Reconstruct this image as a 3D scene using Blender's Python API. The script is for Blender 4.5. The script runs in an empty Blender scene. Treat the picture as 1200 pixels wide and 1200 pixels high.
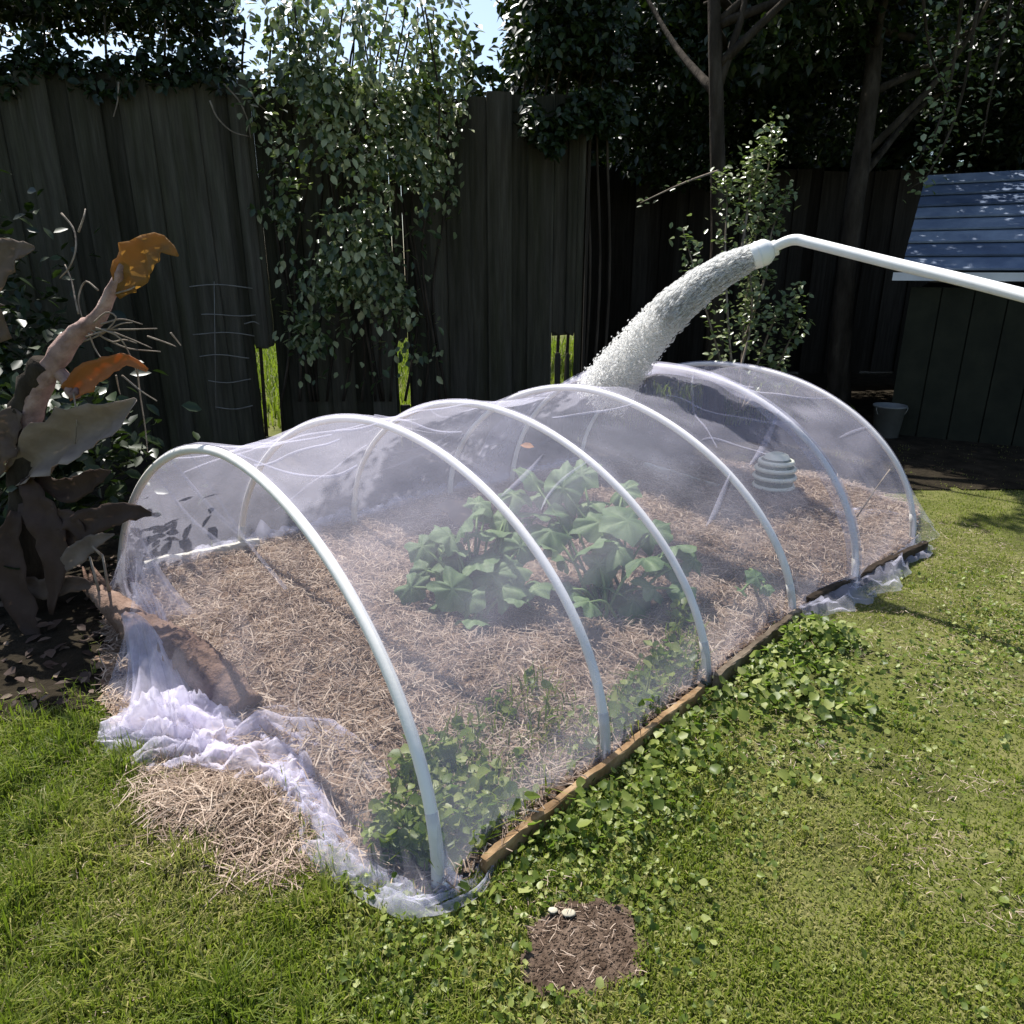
import bpy, math, random
import numpy as np
from mathutils import Vector, Matrix

random.seed(7)
RNG = np.random.default_rng(7)
scn = bpy.context.scene
COL = scn.collection

# ------------------------------------------------------------------ camera
EYE = 1.05
FPX = 845.0
PITCH = math.atan((600 - 315) / FPX)
cd = bpy.data.cameras.new('camera')
cam = bpy.data.objects.new('camera', cd)
COL.objects.link(cam)
cam.location = (0, 0, EYE)
cam.rotation_euler = (math.pi / 2 - PITCH, 0, 0)
cd.sensor_width = 36
cd.lens = 36 * FPX / 1200
cd.clip_start = 0.02
cd.clip_end = 500
scn.camera = cam

# ------------------------------------------------------------------ sky, sun, exposure
SHX, SHY = 0.31, -0.54                  # where the shadow of a 1 m stick falls
EL = math.atan2(1, math.hypot(SHX, SHY))
AZ = math.atan2(-SHX, -SHY)
w = bpy.data.worlds.new('World')
scn.world = w
w.use_nodes = True
nt = w.node_tree
sky = nt.nodes.new('ShaderNodeTexSky')
sky.sky_type = 'NISHITA'
sky.sun_disc = False
sky.sun_elevation = EL
sky.sun_rotation = AZ
sky.air_density = 1.0
sky.dust_density = 1.4
bg = nt.nodes['Background']
nt.links.new(sky.outputs[0], bg.inputs[0])
bg.inputs[1].default_value = 0.10
sd = bpy.data.lights.new('sun', 'SUN')
sd.energy = 4.6
sd.angle = math.radians(0.53)
sd.color = (1.0, 0.965, 0.91)
sun = bpy.data.objects.new('sun', sd)
COL.objects.link(sun)
sun.rotation_euler = Vector((SHX, SHY, -1)).to_track_quat('-Z', 'Y').to_euler()
sun.location = (-3, 6, 9)
scn.view_settings.view_transform = 'Standard'
scn.view_settings.look = 'None'
scn.view_settings.exposure = 0.95
scn.view_settings.gamma = 1
scn.cycles.transparent_max_bounces = 24
scn.cycles.max_bounces = 7
scn.cycles.diffuse_bounces = 3
scn.cycles.glossy_bounces = 2
scn.cycles.transmission_bounces = 4
scn.cycles.caustics_reflective = False
scn.cycles.caustics_refractive = False


# ------------------------------------------------------------------ layout helpers
CP, SP = math.cos(PITCH), math.sin(PITCH)


def _ray(px, py):
    a = (px - 600) / FPX
    b = -(py - 600) / FPX
    return a, CP + b * SP, -SP + b * CP


def G(px, py, z=0.0):
    a, dy, dz = _ray(px, py)
    t = (z - EYE) / dz
    return Vector((a * t, dy * t, z))


def D(px, py, Y):
    a, dy, dz = _ray(px, py)
    t = Y / dy
    return Vector((a * t, Y, EYE + dz * t))


def inpoly(X, Y, poly):
    poly = np.asarray(poly, float)[:, :2]
    r = np.zeros(np.shape(X), bool)
    n = len(poly)
    for i in range(n):
        x1, y1 = poly[i]
        x2, y2 = poly[(i + 1) % n]
        if y1 == y2:
            continue
        c = ((y1 > Y) != (y2 > Y)) & (X < (x2 - x1) * (Y - y1) / (y2 - y1) + x1)
        r ^= c
    return r


def gpoly(pts):
    return np.array([G(*p)[:2] for p in pts])


def wn(P, scale, seed, octs=3):
    """smooth noise from random plane waves, about -1..1"""
    rg = np.random.default_rng(seed)
    P = np.asarray(P, float)
    out = np.zeros(P.shape[0])
    amp = 1.0
    tot = 0
    for o in range(octs):
        k = rg.normal(size=(7, P.shape[1])) * scale * (2 ** o)
        ph = rg.uniform(0, 6.28, 7)
        out += amp * np.sin(P @ k.T + ph).sum(1) / 2.6
        tot += amp
        amp *= 0.5
    return out / tot


# ------------------------------------------------------------------ mesh helpers
def mk(name, V, F, mat, parent=None, var=None, smooth=True):
    V = np.asarray(V, np.float32).reshape(-1, 3)
    me = bpy.data.meshes.new(name)
    if isinstance(F, np.ndarray) and F.ndim == 2:
        m, k = F.shape
        me.vertices.add(len(V))
        me.vertices.foreach_set('co', V.ravel())
        me.loops.add(m * k)
        me.loops.foreach_set('vertex_index', F.astype(np.int32).ravel())
        me.polygons.add(m)
        me.polygons.foreach_set('loop_start', np.arange(0, m * k, k, dtype=np.int32))
        me.polygons.foreach_set('loop_total', np.full(m, k, np.int32))
        me.update(calc_edges=True)
    else:
        me.from_pydata(V.tolist(), [], [list(f) for f in F])
    if smooth:
        me.polygons.foreach_set('use_smooth', np.ones(len(me.polygons), bool))
    if var is not None:
        at = me.attributes.new('var', 'FLOAT', 'POINT')
        at.data.foreach_set('value', np.asarray(var, np.float32))
    me.materials.append(mat)
    o = bpy.data.objects.new(name, me)
    COL.objects.link(o)
    if parent is not None:
        o.parent = parent
        o.matrix_parent_inverse = Matrix.Translation(-parent.location)
    return o


def tag(o, label=None, cat=None, group=None, kind=None):
    if label: o['label'] = label
    if cat: o['category'] = cat
    if group: o['group'] = group
    if kind: o['kind'] = kind
    return o


def empty(name, loc, label=None, cat=None, group=None):
    o = bpy.data.objects.new(name, None)
    COL.objects.link(o)
    o.location = loc
    o.empty_display_size = 0.05
    return tag(o, label, cat, group)


class MB:
    def __init__(s):
        s.V = []; s.F = []; s.A = []; s.n = 0

    def add(s, V, F, var=0.5):
        V = np.asarray(V, float).reshape(-1, 3)
        s.V.append(V)
        s.A.append(np.full(len(V), var) if np.isscalar(var) else np.asarray(var))
        s.F += [[i + s.n for i in f] for f in F]
        s.n += len(V)
        return s

    def build(s, name, mat, parent=None, smooth=True):
        return mk(name, np.concatenate(s.V), s.F, mat, parent, np.concatenate(s.A), smooth)

    def tube(s, pts, rad, seg=8, cap=True, var=0.5, wob=0.0, seed=0):
        pts = np.array([tuple(p) for p in pts], float)
        n = len(pts)
        rad = np.full(n, rad) if np.isscalar(rad) else np.interp(np.linspace(0, 1, n), np.linspace(0, 1, len(rad)), rad)
        T = np.gradient(pts, axis=0)
        T /= np.linalg.norm(T, axis=1)[:, None] + 1e-12
        up = np.array([0, 0, 1.0]) if abs(T[0][2]) < .9 else np.array([1.0, 0, 0])
        A = np.cross(T[0], up); A /= np.linalg.norm(A)
        rg = np.random.default_rng(seed)
        ang = np.linspace(0, 2 * np.pi, seg, endpoint=False)
        V = []
        for i in range(n):
            A = A - T[i] * (A @ T[i]); A /= np.linalg.norm(A)
            B = np.cross(T[i], A)
            rr = rad[i] * (1 + wob * rg.normal(size=seg)) if wob else np.full(seg, rad[i])
            V.append(pts[i] + (np.cos(ang) * rr)[:, None] * A + (np.sin(ang) * rr)[:, None] * B)
        F = []
        for i in range(n - 1):
            for j in range(seg):
                F.append([i * seg + j, i * seg + (j + 1) % seg, (i + 1) * seg + (j + 1) % seg, (i + 1) * seg + j])
        if cap:
            F.append(list(range(seg))[::-1])
            F.append(list(range((n - 1) * seg, n * seg)))
        return s.add(np.concatenate(V), F, var)

    def box(s, c, ax, ay, az, var=0.5):
        c = np.array(tuple(c), float)
        V = [c + sx * np.array(ax) + sy * np.array(ay) + sz * np.array(az) for sz in (-1, 1) for sy in (-1, 1) for sx in (-1, 1)]
        return s.add(V, [[0, 2, 3, 1], [4, 5, 7, 6], [0, 1, 5, 4], [2, 6, 7, 3], [0, 4, 6, 2], [1, 3, 7, 5]], var)

    def lathe(s, c, prof, seg=20, var=0.5):
        c = np.array(tuple(c), float)
        ang = np.linspace(0, 2 * np.pi, seg, endpoint=False)
        V = []; F = []
        for r, z in prof:
            V.append(c + np.stack([np.cos(ang) * r, np.sin(ang) * r, np.full(seg, z)], 1))
        for i in range(len(prof) - 1):
            for j in range(seg):
                F.append([i * seg + j, i * seg + (j + 1) % seg, (i + 1) * seg + (j + 1) % seg, (i + 1) * seg + j])
        return s.add(np.concatenate(V), F, var)


def spline(pts, n):
    """Catmull-Rom through pts"""
    P = np.array([tuple(p) for p in pts], float)
    P = np.vstack([2 * P[0] - P[1], P, 2 * P[-1] - P[-2]])
    m = len(P) - 3
    out = []
    for u in np.linspace(0, m - 1e-6, n):
        i = int(u); t = u - i
        a, b, c, d = P[i:i + 4]
        out.append(.5 * ((2 * b) + (c - a) * t + (2 * a - 5 * b + 4 * c - d) * t * t + (3 * b - a - 3 * c + d) * t ** 3))
    return np.array(out)


def scatter(P, Nn, Td, size, shape, faces):
    """copies of one small leaf shape: base at P, normal Nn, tip towards Td (arrays)"""
    n = len(P)
    Nn = Nn / (np.linalg.norm(Nn, axis=1)[:, None] + 1e-9)
    Td = Td - Nn * (Td * Nn).sum(1)[:, None]
    Td = Td / (np.linalg.norm(Td, axis=1)[:, None] + 1e-9)
    X = np.cross(Td, Nn)
    S = np.asarray(shape, float)
    k = len(S)
    V = (P[:, None, :] + size[:, None, None] * (S[None, :, 0, None] * X[:, None, :] + S[None, :, 1, None] * Td[:, None, :] + S[None, :, 2, None] * Nn[:, None, :]))
    F = (np.asarray(faces)[None] + (np.arange(n) * k)[:, None, None]).reshape(-1, len(faces[0]))
    return V.reshape(-1, 3), F, k


LEAF_S = [(0, 0, 0), (-.27, .33, .07), (-.24, .68, .06), (0, 1, -.06), (.24, .68, .06), (.27, .33, .07), (0, .5, -.02)]
LEAF_F = [(0, 6, 1), (1, 6, 2), (2, 6, 3), (3, 6, 4), (4, 6, 5), (5, 6, 0)]
DIA_S = [(0, 0, 0), (-.28, .45, .07), (0, 1, -.04), (.28, .45, .07)]
DIA_F = [(0, 3, 2), (0, 2, 1)]
ROUND_S = [(0, .5, -.05)] + [(math.sin(a) * .5, .5 - math.cos(a) * .5 * (.75 if k == 0 else 1), .05 + .04 * math.cos(3 * a)) for k, a in enumerate(np.linspace(0, 2 * math.pi, 8, endpoint=False))]
ROUND_F = [(0, 1 + i, 1 + (i + 1) % 8) for i in range(8)]


def rvec(n):
    v = RNG.normal(size=(n, 3))
    return v / np.linalg.norm(v, axis=1)[:, None]


def leaves(name, P, nbias, tbias, size, mat, parent=None, shape='leaf', spread=.7, tspread=.6):
    n = len(P)
    N_ = np.asarray(nbias, float) + spread * rvec(n)
    T_ = np.asarray(tbias, float) + tspread * rvec(n)
    S, F = {'leaf': (LEAF_S, LEAF_F), 'dia': (DIA_S, DIA_F), 'round': (ROUND_S, ROUND_F)}[shape]
    V, F, k = scatter(np.asarray(P, float), N_, T_, np.asarray(size), S, F)
    return mk(name, V, F, mat, parent, np.repeat(RNG.uniform(0, 1, n), k), smooth=False)


# ------------------------------------------------------------------ materials
def newmat(name):
    m = bpy.data.materials.new(name)
    m.use_nodes = True
    t = m.node_tree
    for n in list(t.nodes):
        if n.type != 'OUTPUT_MATERIAL':
            t.nodes.remove(n)
    return m, t, t.nodes['Material Output']


def ramp(t, fac, stops):
    r = t.nodes.new('ShaderNodeValToRGB')
    e = r.color_ramp.elements
    while len(e) < len(stops):
        e.new(0.5)
    for i, (p, c) in enumerate(stops):
        e[i].position = p
        e[i].color = (*c, 1)
    if fac is not None:
        t.links.new(fac, r.inputs[0])
    return r.outputs[0]


def noise(t, scale, detail=4, vec=None, rough=.6):
    n = t.nodes.new('ShaderNodeTexNoise')
    n.inputs['Scale'].default_value = scale
    n.inputs['Detail'].default_value = detail
    n.inputs['Roughness'].default_value = rough
    if vec is None:
        g = t.nodes.new('ShaderNodeNewGeometry')
        vec = g.outputs['Position']
    t.links.new(vec, n.inputs['Vector'])
    return n.outputs['Fac']


def mapping(t, sc):
    g = t.nodes.new('ShaderNodeNewGeometry')
    m = t.nodes.new('ShaderNodeMapping')
    m.inputs['Scale'].default_value = sc
    t.links.new(g.outputs['Position'], m.inputs['Vector'])
    return m.outputs[0]


def mathn(t, op, a, b):
    n = t.nodes.new('ShaderNodeMath')
    n.operation = op
    for i, v in enumerate((a, b)):
        if isinstance(v, (int, float)):
            n.inputs[i].default_value = v
        else:
            t.links.new(v, n.inputs[i])
    return n.outputs[0]


def mixc(t, fac, a, b, mode='MIX'):
    n = t.nodes.new('ShaderNodeMix')
    n.data_type = 'RGBA'
    n.blend_type = mode
    for i, v in ((0, fac), (6, a), (7, b)):
        if isinstance(v, (int, float)):
            n.inputs[i].default_value = v
        elif isinstance(v, tuple):
            n.inputs[i].default_value = (*v, 1)
        else:
            t.links.new(v, n.inputs[i])
    return n.outputs[2]


def attr(t, name='var'):
    a = t.nodes.new('ShaderNodeAttribute')
    a.attribute_name = name
    return a.outputs['Fac']


def bump(t, h, strength, dist=.01):
    b = t.nodes.new('ShaderNodeBump')
    b.inputs['Strength'].default_value = strength
    b.inputs['Distance'].default_value = dist
    t.links.new(h, b.inputs['Height'])
    return b.outputs[0]


def surf(name, stops, scale=8, detail=5, rough=.8, bmp=.3, bdist=.01, sc=None, bscale=None, spec=.3, metallic=0, usevar=0.0, detail2=None):
    m, t, out = newmat(name)
    vec = mapping(t, sc) if sc else None
    n = noise(t, scale, detail, vec)
    if usevar:
        n = mathn(t, 'ADD', mathn(t, 'MULTIPLY', n, 1 - usevar), mathn(t, 'MULTIPLY', attr(t), usevar))
    c = ramp(t, n, stops)
    if detail2:
        c = mixc(t, ramp(t, noise(t, detail2[0], 3, vec), [(.35, (0, 0, 0)), (.65, (1, 1, 1))]), c, detail2[1], 'MULTIPLY')
    p = t.nodes.new('ShaderNodeBsdfPrincipled')
    p.inputs['Roughness'].default_value = rough
    p.inputs['Specular IOR Level'].default_value = spec
    p.inputs['Metallic'].default_value = metallic
    t.links.new(c, p.inputs['Base Color'])
    if bmp:
        t.links.new(bump(t, noise(t, bscale or scale * 3, 5, vec), bmp, bdist), p.inputs['Normal'])
    t.links.new(p.outputs[0], out.inputs[0])
    return m


def leafmat(name, stops, rough=.42, spec=.5, trans=.3, tcol=(.25, .42, .04), nscale=3, vein=0):
    m, t, out = newmat(name)
    n = mathn(t, 'ADD', mathn(t, 'MULTIPLY', noise(t, nscale, 3), .45), mathn(t, 'MULTIPLY', attr(t), .55))
    c = ramp(t, n, stops)
    p = t.nodes.new('ShaderNodeBsdfPrincipled')
    p.inputs['Roughness'].default_value = rough
    p.inputs['Specular IOR Level'].default_value = spec
    t.links.new(c, p.inputs['Base Color'])
    if vein:
        t.links.new(bump(t, noise(t, vein, 4), .5, .004), p.inputs['Normal'])
    tr = t.nodes.new('ShaderNodeBsdfTranslucent')
    t.links.new(mixc(t, .6, c, tcol), tr.inputs[0])
    mx = t.nodes.new('ShaderNodeMixShader')
    mx.inputs[0].default_value = trans
    t.links.new(p.outputs[0], mx.inputs[1])
    t.links.new(tr.outputs[0], mx.inputs[2])
    t.links.new(mx.outputs[0], out.inputs[0])
    return m


def netmat(name, a0, a1, nscale=6, col=(.78, .77, .92)):
    """fine woven net: mostly holes, white threads; density uneven where the weave is drawn together"""
    m, t, out = newmat(name)
    f = ramp(t, noise(t, nscale, 4), [(.3, (a0,) * 3), (.7, (a1,) * 3)])
    d = t.nodes.new('ShaderNodeBsdfDiffuse')
    d.inputs[0].default_value = (*col, 1)
    tr = t.nodes.new('ShaderNodeBsdfTranslucent')
    tr.inputs[0].default_value = (*col, 1)
    mx = t.nodes.new('ShaderNodeMixShader')
    mx.inputs[0].default_value = .5
    t.links.new(d.outputs[0], mx.inputs[1])
    t.links.new(tr.outputs[0], mx.inputs[2])
    tp = t.nodes.new('ShaderNodeBsdfTransparent')
    m2 = t.nodes.new('ShaderNodeMixShader')
    t.links.new(f, m2.inputs[0])
    t.links.new(tp.outputs[0], m2.inputs[1])
    t.links.new(mx.outputs[0], m2.inputs[2])
    t.links.new(m2.outputs[0], out.inputs[0])
    return m


M = {}
M['lawn'] = surf('lawn', [(.3, (.05, .05, .018)), (.5, (.10, .11, .03)), (.7, (.16, .15, .06))], scale=5, detail=9, rough=.95, bmp=.6, bdist=.03, bscale=45, spec=.1)
M['strawbed'] = surf('strawbed', [(.3, (.12, .075, .05)), (.55, (.24, .165, .115)), (.75, (.34, .25, .175))], scale=9, detail=8, rough=.95, bmp=.8, bdist=.02, bscale=60, spec=.1)
M['shadetonedsoil'] = surf('shadetonedsoil', [(.3, (.012, .010, .007)), (.6, (.03, .024, .016)), (.8, (.05, .04, .028))], scale=10, detail=8, rough=1, bmp=.8, bdist=.02, bscale=40, spec=.05)  # dark soil, with the shade over it painted into the colour
M['soil'] = surf('soil', [(.3, (.05, .033, .023)), (.55, (.12, .085, .062)), (.8, (.22, .165, .125))], scale=30, detail=8, rough=1, bmp=.9, bdist=.012, bscale=120, spec=.05)
M['grass'] = leafmat('grass', [(.2, (.065, .10, .012)), (.40, (.13, .17, .020)), (.58, (.20, .215, .038)), (.78, (.33, .29, .12))], rough=.5, spec=.25, trans=.38, tcol=(.24, .36, .02), nscale=2.2)
M['straw'] = leafmat('straw', [(.2, (.14, .095, .068)), (.45, (.30, .22, .165)), (.65, (.45, .35, .27)), (.85, (.58, .48, .38))], rough=.7, spec=.2, trans=.15, tcol=(.4, .3, .2), nscale=9)
M['weed'] = leafmat('weed', [(.2, (.05, .08, .012)), (.42, (.11, .15, .022)), (.6, (.20, .235, .05)), (.82, (.33, .35, .13))], rough=.45, spec=.35, trans=.35, tcol=(.22, .40, .03), nscale=4)
M['ivy'] = leafmat('ivy', [(.25, (.025, .045, .012)), (.5, (.08, .11, .035)), (.72, (.36, .38, .20))], rough=.32, spec=.55, trans=.26, tcol=(.2, .32, .05), nscale=3)
M['shrub'] = leafmat('shrub', [(.2, (.05, .075, .022)), (.5, (.14, .18, .065)), (.8, (.30, .33, .17))], rough=.3, spec=.6, trans=.28, tcol=(.2, .32, .05), nscale=3)
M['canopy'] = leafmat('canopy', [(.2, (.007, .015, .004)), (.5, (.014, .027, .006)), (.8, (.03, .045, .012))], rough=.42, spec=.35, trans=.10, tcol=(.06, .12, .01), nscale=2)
M['youngleaf'] = leafmat('youngleaf', [(.2, (.12, .18, .02)), (.8, (.24, .32, .05))], rough=.35, spec=.5, trans=.4, tcol=(.4, .5, .05), nscale=3)
M['squash'] = leafmat('squash', [(.2, (.06, .115, .045)), (.5, (.14, .21, .09)), (.8, (.26, .33, .165))], rough=.6, spec=.3, trans=.25, tcol=(.14, .3, .05), nscale=14, vein=60)
M['stalk'] = surf('stalk', [(.3, (.10, .16, .05)), (.7, (.18, .25, .09))], scale=20, rough=.6, bmp=.1)
M['bark'] = surf('bark', [(.3, (.018, .014, .010)), (.55, (.045, .036, .027)), (.75, (.085, .07, .055))], scale=14, detail=7, rough=.95, bmp=.9, bdist=.02, sc=(1, 1, .25), bscale=30, spec=.1)
M['paling'] = surf('paling', [(.25, (.022, .020, .014)), (.5, (.052, .047, .036)), (.75, (.10, .092, .074))], scale=9, detail=8, rough=.92, bmp=.7, bdist=.006, sc=(5, 5, .35), bscale=26, spec=.12, usevar=.35, detail2=(2.2, (.6, .64, .5)))
M['shadepaling'] = surf('shadepaling', [(.25, (.012, .009, .006)), (.5, (.026, .021, .016)), (.75, (.05, .042, .034))], scale=9, detail=8, rough=.92, bmp=.7, bdist=.006, sc=(5, 5, .35), bscale=26, spec=.1, usevar=.35)  # paling wood again, coloured darker to stand in for deep tree shade
M['board'] = surf('board', [(.25, (.26, .14, .065)), (.5, (.48, .31, .16)), (.8, (.64, .48, .30))], scale=22, detail=7, rough=.85, bmp=.7, bdist=.004, spec=.15, detail2=(7, (.45, .42, .4)))
M['greyboard'] = surf('greyboard', [(.25, (.10, .075, .05)), (.5, (.22, .17, .12)), (.8, (.36, .29, .21))], scale=22, detail=7, rough=.9, bmp=.7, bdist=.004, spec=.15, detail2=(7, (.4, .38, .36)))
M['darkboard'] = surf('darkboard', [(.25, (.02, .014, .009)), (.6, (.055, .04, .028)), (.85, (.12, .09, .065))], scale=22, detail=7, rough=.9, bmp=.7, bdist=.004, spec=.15)
M['paleboard'] = surf('paleboard', [(.25, (.45, .42, .36)), (.7, (.68, .65, .58))], scale=12, detail=5, rough=.8, bmp=.3, spec=.2)
M['pvc'] = surf('pvc', [(.2, (.74, .72, .67)), (.6, (.85, .83, .79))], scale=10, detail=5, rough=.42, bmp=.05, spec=.45, detail2=(5, (.9, .88, .84)))
M['sleeve'] = surf('sleeve', [(.2, (.60, .58, .54)), (.7, (.74, .72, .68))], scale=16, detail=5, rough=.55, bmp=.1, spec=.4, detail2=(9, (.7, .66, .58)))
M['net'] = netmat('net', .20, .31)
M['netend'] = netmat('netend', .10, .20)
M['netfold'] = netmat('netfold', .18, .40, 9)
M['netbunch'] = netmat('netbunch', .24, .56, 12, (.84, .80, .92))
M['log'] = surf('log', [(.25, (.09, .055, .04)), (.5, (.24, .16, .12)), (.8, (.42, .31, .25))], scale=16, detail=8, rough=.9, bmp=.9, bdist=.015, spec=.15, detail2=(8, (.45, .4, .38)))
M['deadstem'] = surf('deadstem', [(.25, (.12, .07, .06)), (.55, (.30, .20, .17)), (.8, (.48, .36, .31))], scale=20, detail=7, rough=.85, bmp=.6, spec=.15)
M['amber'] = leafmat('amber', [(.2, (.10, .045, .012)), (.5, (.22, .11, .025)), (.8, (.34, .19, .05))], rough=.55, spec=.3, trans=.45, tcol=(.42, .22, .03), nscale=12, vein=70)
M['orange'] = leafmat('orange', [(.2, (.14, .045, .014)), (.5, (.32, .11, .025)), (.8, (.44, .19, .06))], rough=.55, spec=.3, trans=.4, tcol=(.6, .2, .03), nscale=16, vein=70)
M['greyleaf'] = leafmat('greyleaf', [(.2, (.10, .075, .06)), (.5, (.24, .19, .155)), (.8, (.40, .33, .27))], rough=.8, spec=.12, trans=.15, tcol=(.3, .25, .18), nscale=14, vein=70)
M['brownleaf'] = leafmat('brownleaf', [(.2, (.03, .018, .014)), (.5, (.07, .045, .034)), (.8, (.17, .125, .09))], rough=.7, spec=.2, trans=.12, tcol=(.2, .12, .06), nscale=14, vein=70)
M['twig'] = surf('twig', [(.25, (.11, .085, .065)), (.7, (.30, .25, .20))], scale=30, rough=.85, bmp=.3, spec=.15)
M['wire'] = surf('wire', [(.25, (.14, .13, .115)), (.7, (.24, .23, .2))], scale=30, rough=.6, bmp=.1, spec=.3)
M['whiteplastic'] = surf('whiteplastic', [(.2, (.74, .74, .72)), (.7, (.82, .82, .80))], scale=12, rough=.38, bmp=.03, spec=.5)
M['greyplastic'] = surf('greyplastic', [(.2, (.10, .105, .10)), (.7, (.16, .165, .16))], scale=12, rough=.6, bmp=.08, spec=.3)
M['potgreen'] = surf('potgreen', [(.2, (.06, .09, .055)), (.7, (.11, .15, .095))], scale=18, rough=.5, bmp=.15, spec=.4)
M['potwhite'] = surf('potwhite', [(.2, (.62, .64, .50)), (.7, (.80, .80, .68))], scale=18, rough=.45, bmp=.12, spec=.4)
M['rooftile'] = surf('rooftile', [(.25, (.06, .085, .14)), (.5, (.13, .17, .25)), (.75, (.30, .35, .43))], scale=5, detail=5, rough=.5, bmp=.2, spec=.4, usevar=.35)
M['shedwall'] = surf('shedwall', [(.3, (.010, .011, .006)), (.7, (.022, .023, .013))], scale=6, rough=.9, bmp=.2)
M['gutter'] = surf('gutter', [(.3, (.50, .50, .52)), (.7, (.66, .66, .68))], scale=6, rough=.6, bmp=.05)
M['stone'] = surf('stone', [(.3, (.30, .27, .20)), (.7, (.46, .42, .32))], scale=40, rough=.8, bmp=.3, spec=.2)


def watermat():
    m, t, out = newmat('aerated_water')
    d = t.nodes.new('ShaderNodeBsdfPrincipled')
    d.inputs['Base Color'].default_value = (.86, .86, .84, 1)
    d.inputs['Roughness'].default_value = .18
    d.inputs['IOR'].default_value = 1.33
    tr = t.nodes.new('ShaderNodeBsdfTranslucent')
    tr.inputs[0].default_value = (.93, .93, .92, 1)
    a = t.nodes.new('ShaderNodeMixShader'); a.inputs[0].default_value = .75
    t.links.new(d.outputs[0], a.inputs[1]); t.links.new(tr.outputs[0], a.inputs[2])
    tp = t.nodes.new('ShaderNodeBsdfTransparent')
    b = t.nodes.new('ShaderNodeMixShader'); b.inputs[0].default_value = .55
    t.links.new(tp.outputs[0], b.inputs[1]); t.links.new(a.outputs[0], b.inputs[2])
    t.links.new(b.outputs[0], out.inputs[0])
    return m


M['water'] = watermat()

# ------------------------------------------------------------------ ground plan (metres, from points on the ground)
BED = gpoly([(568, 1018), (520, 1050), (440, 1030), (392, 1002), (368, 955), (330, 915), (230, 885), (128, 858), (120, 780), (130, 690), (283, 648), (416, 612), (528, 580), (640, 552), (800, 540), (960, 560), (1075, 600), (1068, 642), (929, 724), (828, 802), (708, 897)])
CLUMP = gpoly([(165, 905), (250, 885), (330, 915), (368, 955), (378, 1000), (345, 1035), (270, 1025), (205, 985)])
SOILPATCH = gpoly([(610, 1132), (622, 1108), (618, 1090), (640, 1076), (652, 1062), (684, 1066), (702, 1058), (735, 1074), (744, 1094), (764, 1106), (752, 1134), (756, 1150), (722, 1158), (700, 1172), (662, 1160), (640, 1168), (622, 1150)])
DARK = np.array([(-6, 1.62), (-1.9, 1.60), (-1.55, 1.5), (-1.12, 1.52), (-1.0, 1.62), (-1.25, 2.25), (-1.02, 2.66), (-.6, 2.85), (-.1, 3.25), (.5, 3.85), (1.0, 3.75), (1.45, 3.45), (1.8, 3.38), (2.2, 3.48), (2.6, 3.42), (3.2, 3.7), (9, 4.8), (9, 9.4), (.55, 9.4), (.55, 4.75), (.45, 4.55), (-1.8, 4.15), (-6, 3.5)])  # dark soil at left, painted shade on behind the tunnel and right
WEEDS = gpoly([(585, 1035), (700, 925), (820, 832), (880, 785), (930, 750), (985, 775), (975, 850), (930, 930), (800, 990), (690, 1040), (600, 1062)])
WEEDS_IN = gpoly([(420, 1005), (480, 900), (620, 800), (700, 850), (760, 790), (800, 700), (830, 795), (708, 890), (565, 1012), (500, 1030)])


def patch(name, poly, res, zf, mat, kind='structure'):
    x0, y0 = poly.min(0); x1, y1 = poly.max(0)
    xs = np.arange(x0, x1 + res, res); ys = np.arange(y0, y1 + res, res)
    X, Y = np.meshgrid(xs, ys)
    Z = zf(X, Y)
    V = np.stack([X, Y, Z], -1).reshape(-1, 3)
    nx = len(xs); ny = len(ys)
    i, j = np.meshgrid(np.arange(nx - 1), np.arange(ny - 1))
    q = (j * nx + i).ravel()
    cx = (X[:-1, :-1] + res / 2).ravel(); cy = (Y[:-1, :-1] + res / 2).ravel()
    jit = .02 * wn(np.stack([cx, cy], 1), 30, 5)
    k = inpoly(cx + jit, cy + jit, poly)
    q = q[k]
    F = np.stack([q, q + 1, q + nx + 1, q + nx], 1)
    u, inv = np.unique(F, return_inverse=True)
    o = mk(name, V[u], inv.reshape(F.shape), mat)
    o['kind'] = kind
    return o


S_ = 90
lawn = mk('lawn', [(-S_, -S_, 0), (S_, -S_, 0), (S_, S_, 0), (-S_, S_, 0)], [[0, 1, 2, 3]], M['lawn'])
lawn['kind'] = 'structure'
patch('shade_toned_soil', DARK, .05, lambda X, Y: .004 + .003 * (1 + wn(np.stack([X.ravel(), Y.ravel()], 1), 6, 1)).reshape(X.shape), M['shadetonedsoil'])


def bedz(X, Y):
    P = np.stack([np.ravel(X), np.ravel(Y)], 1)
    return (.012 + .012 * (1 + wn(P, 5, 2)) + .004 * wn(P, 40, 3)).reshape(np.shape(X))


patch('garden_bed', BED, .02, bedz, M['strawbed'])


def soilz(X, Y):
    P = np.stack([np.ravel(X), np.ravel(Y)], 1)
    return (.004 + .002 * (1 + wn(P, 30, 4)) + .0012 * wn(P, 160, 6, 2)).reshape(np.shape(X))


patch('bare_soil_patch', SOILPATCH, .006, soilz, M['soil'])

# ------------------------------------------------------------------ hoops (fitted from the photograph, then in metres)
K = EYE / 1.6
HQ = [[2.645, .959, 1.862, .105, -.002, -.203, 1.536], [2.695, .975, 1.941, .077, -.023, .316, 2.059],
      [2.609, .972, 1.936, -.039, -.004, .793, 2.564], [2.609, .961, 1.863, -.065, .001, 1.358, 3.153],
      [2.605, 1.031, 2.08, .038, .002, 1.802, 3.482], [2.621, .971, 2.062, .005, -.015, 2.431, 4.097]]
AXIS = np.array([math.sin(.804), math.cos(.804)])


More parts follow.
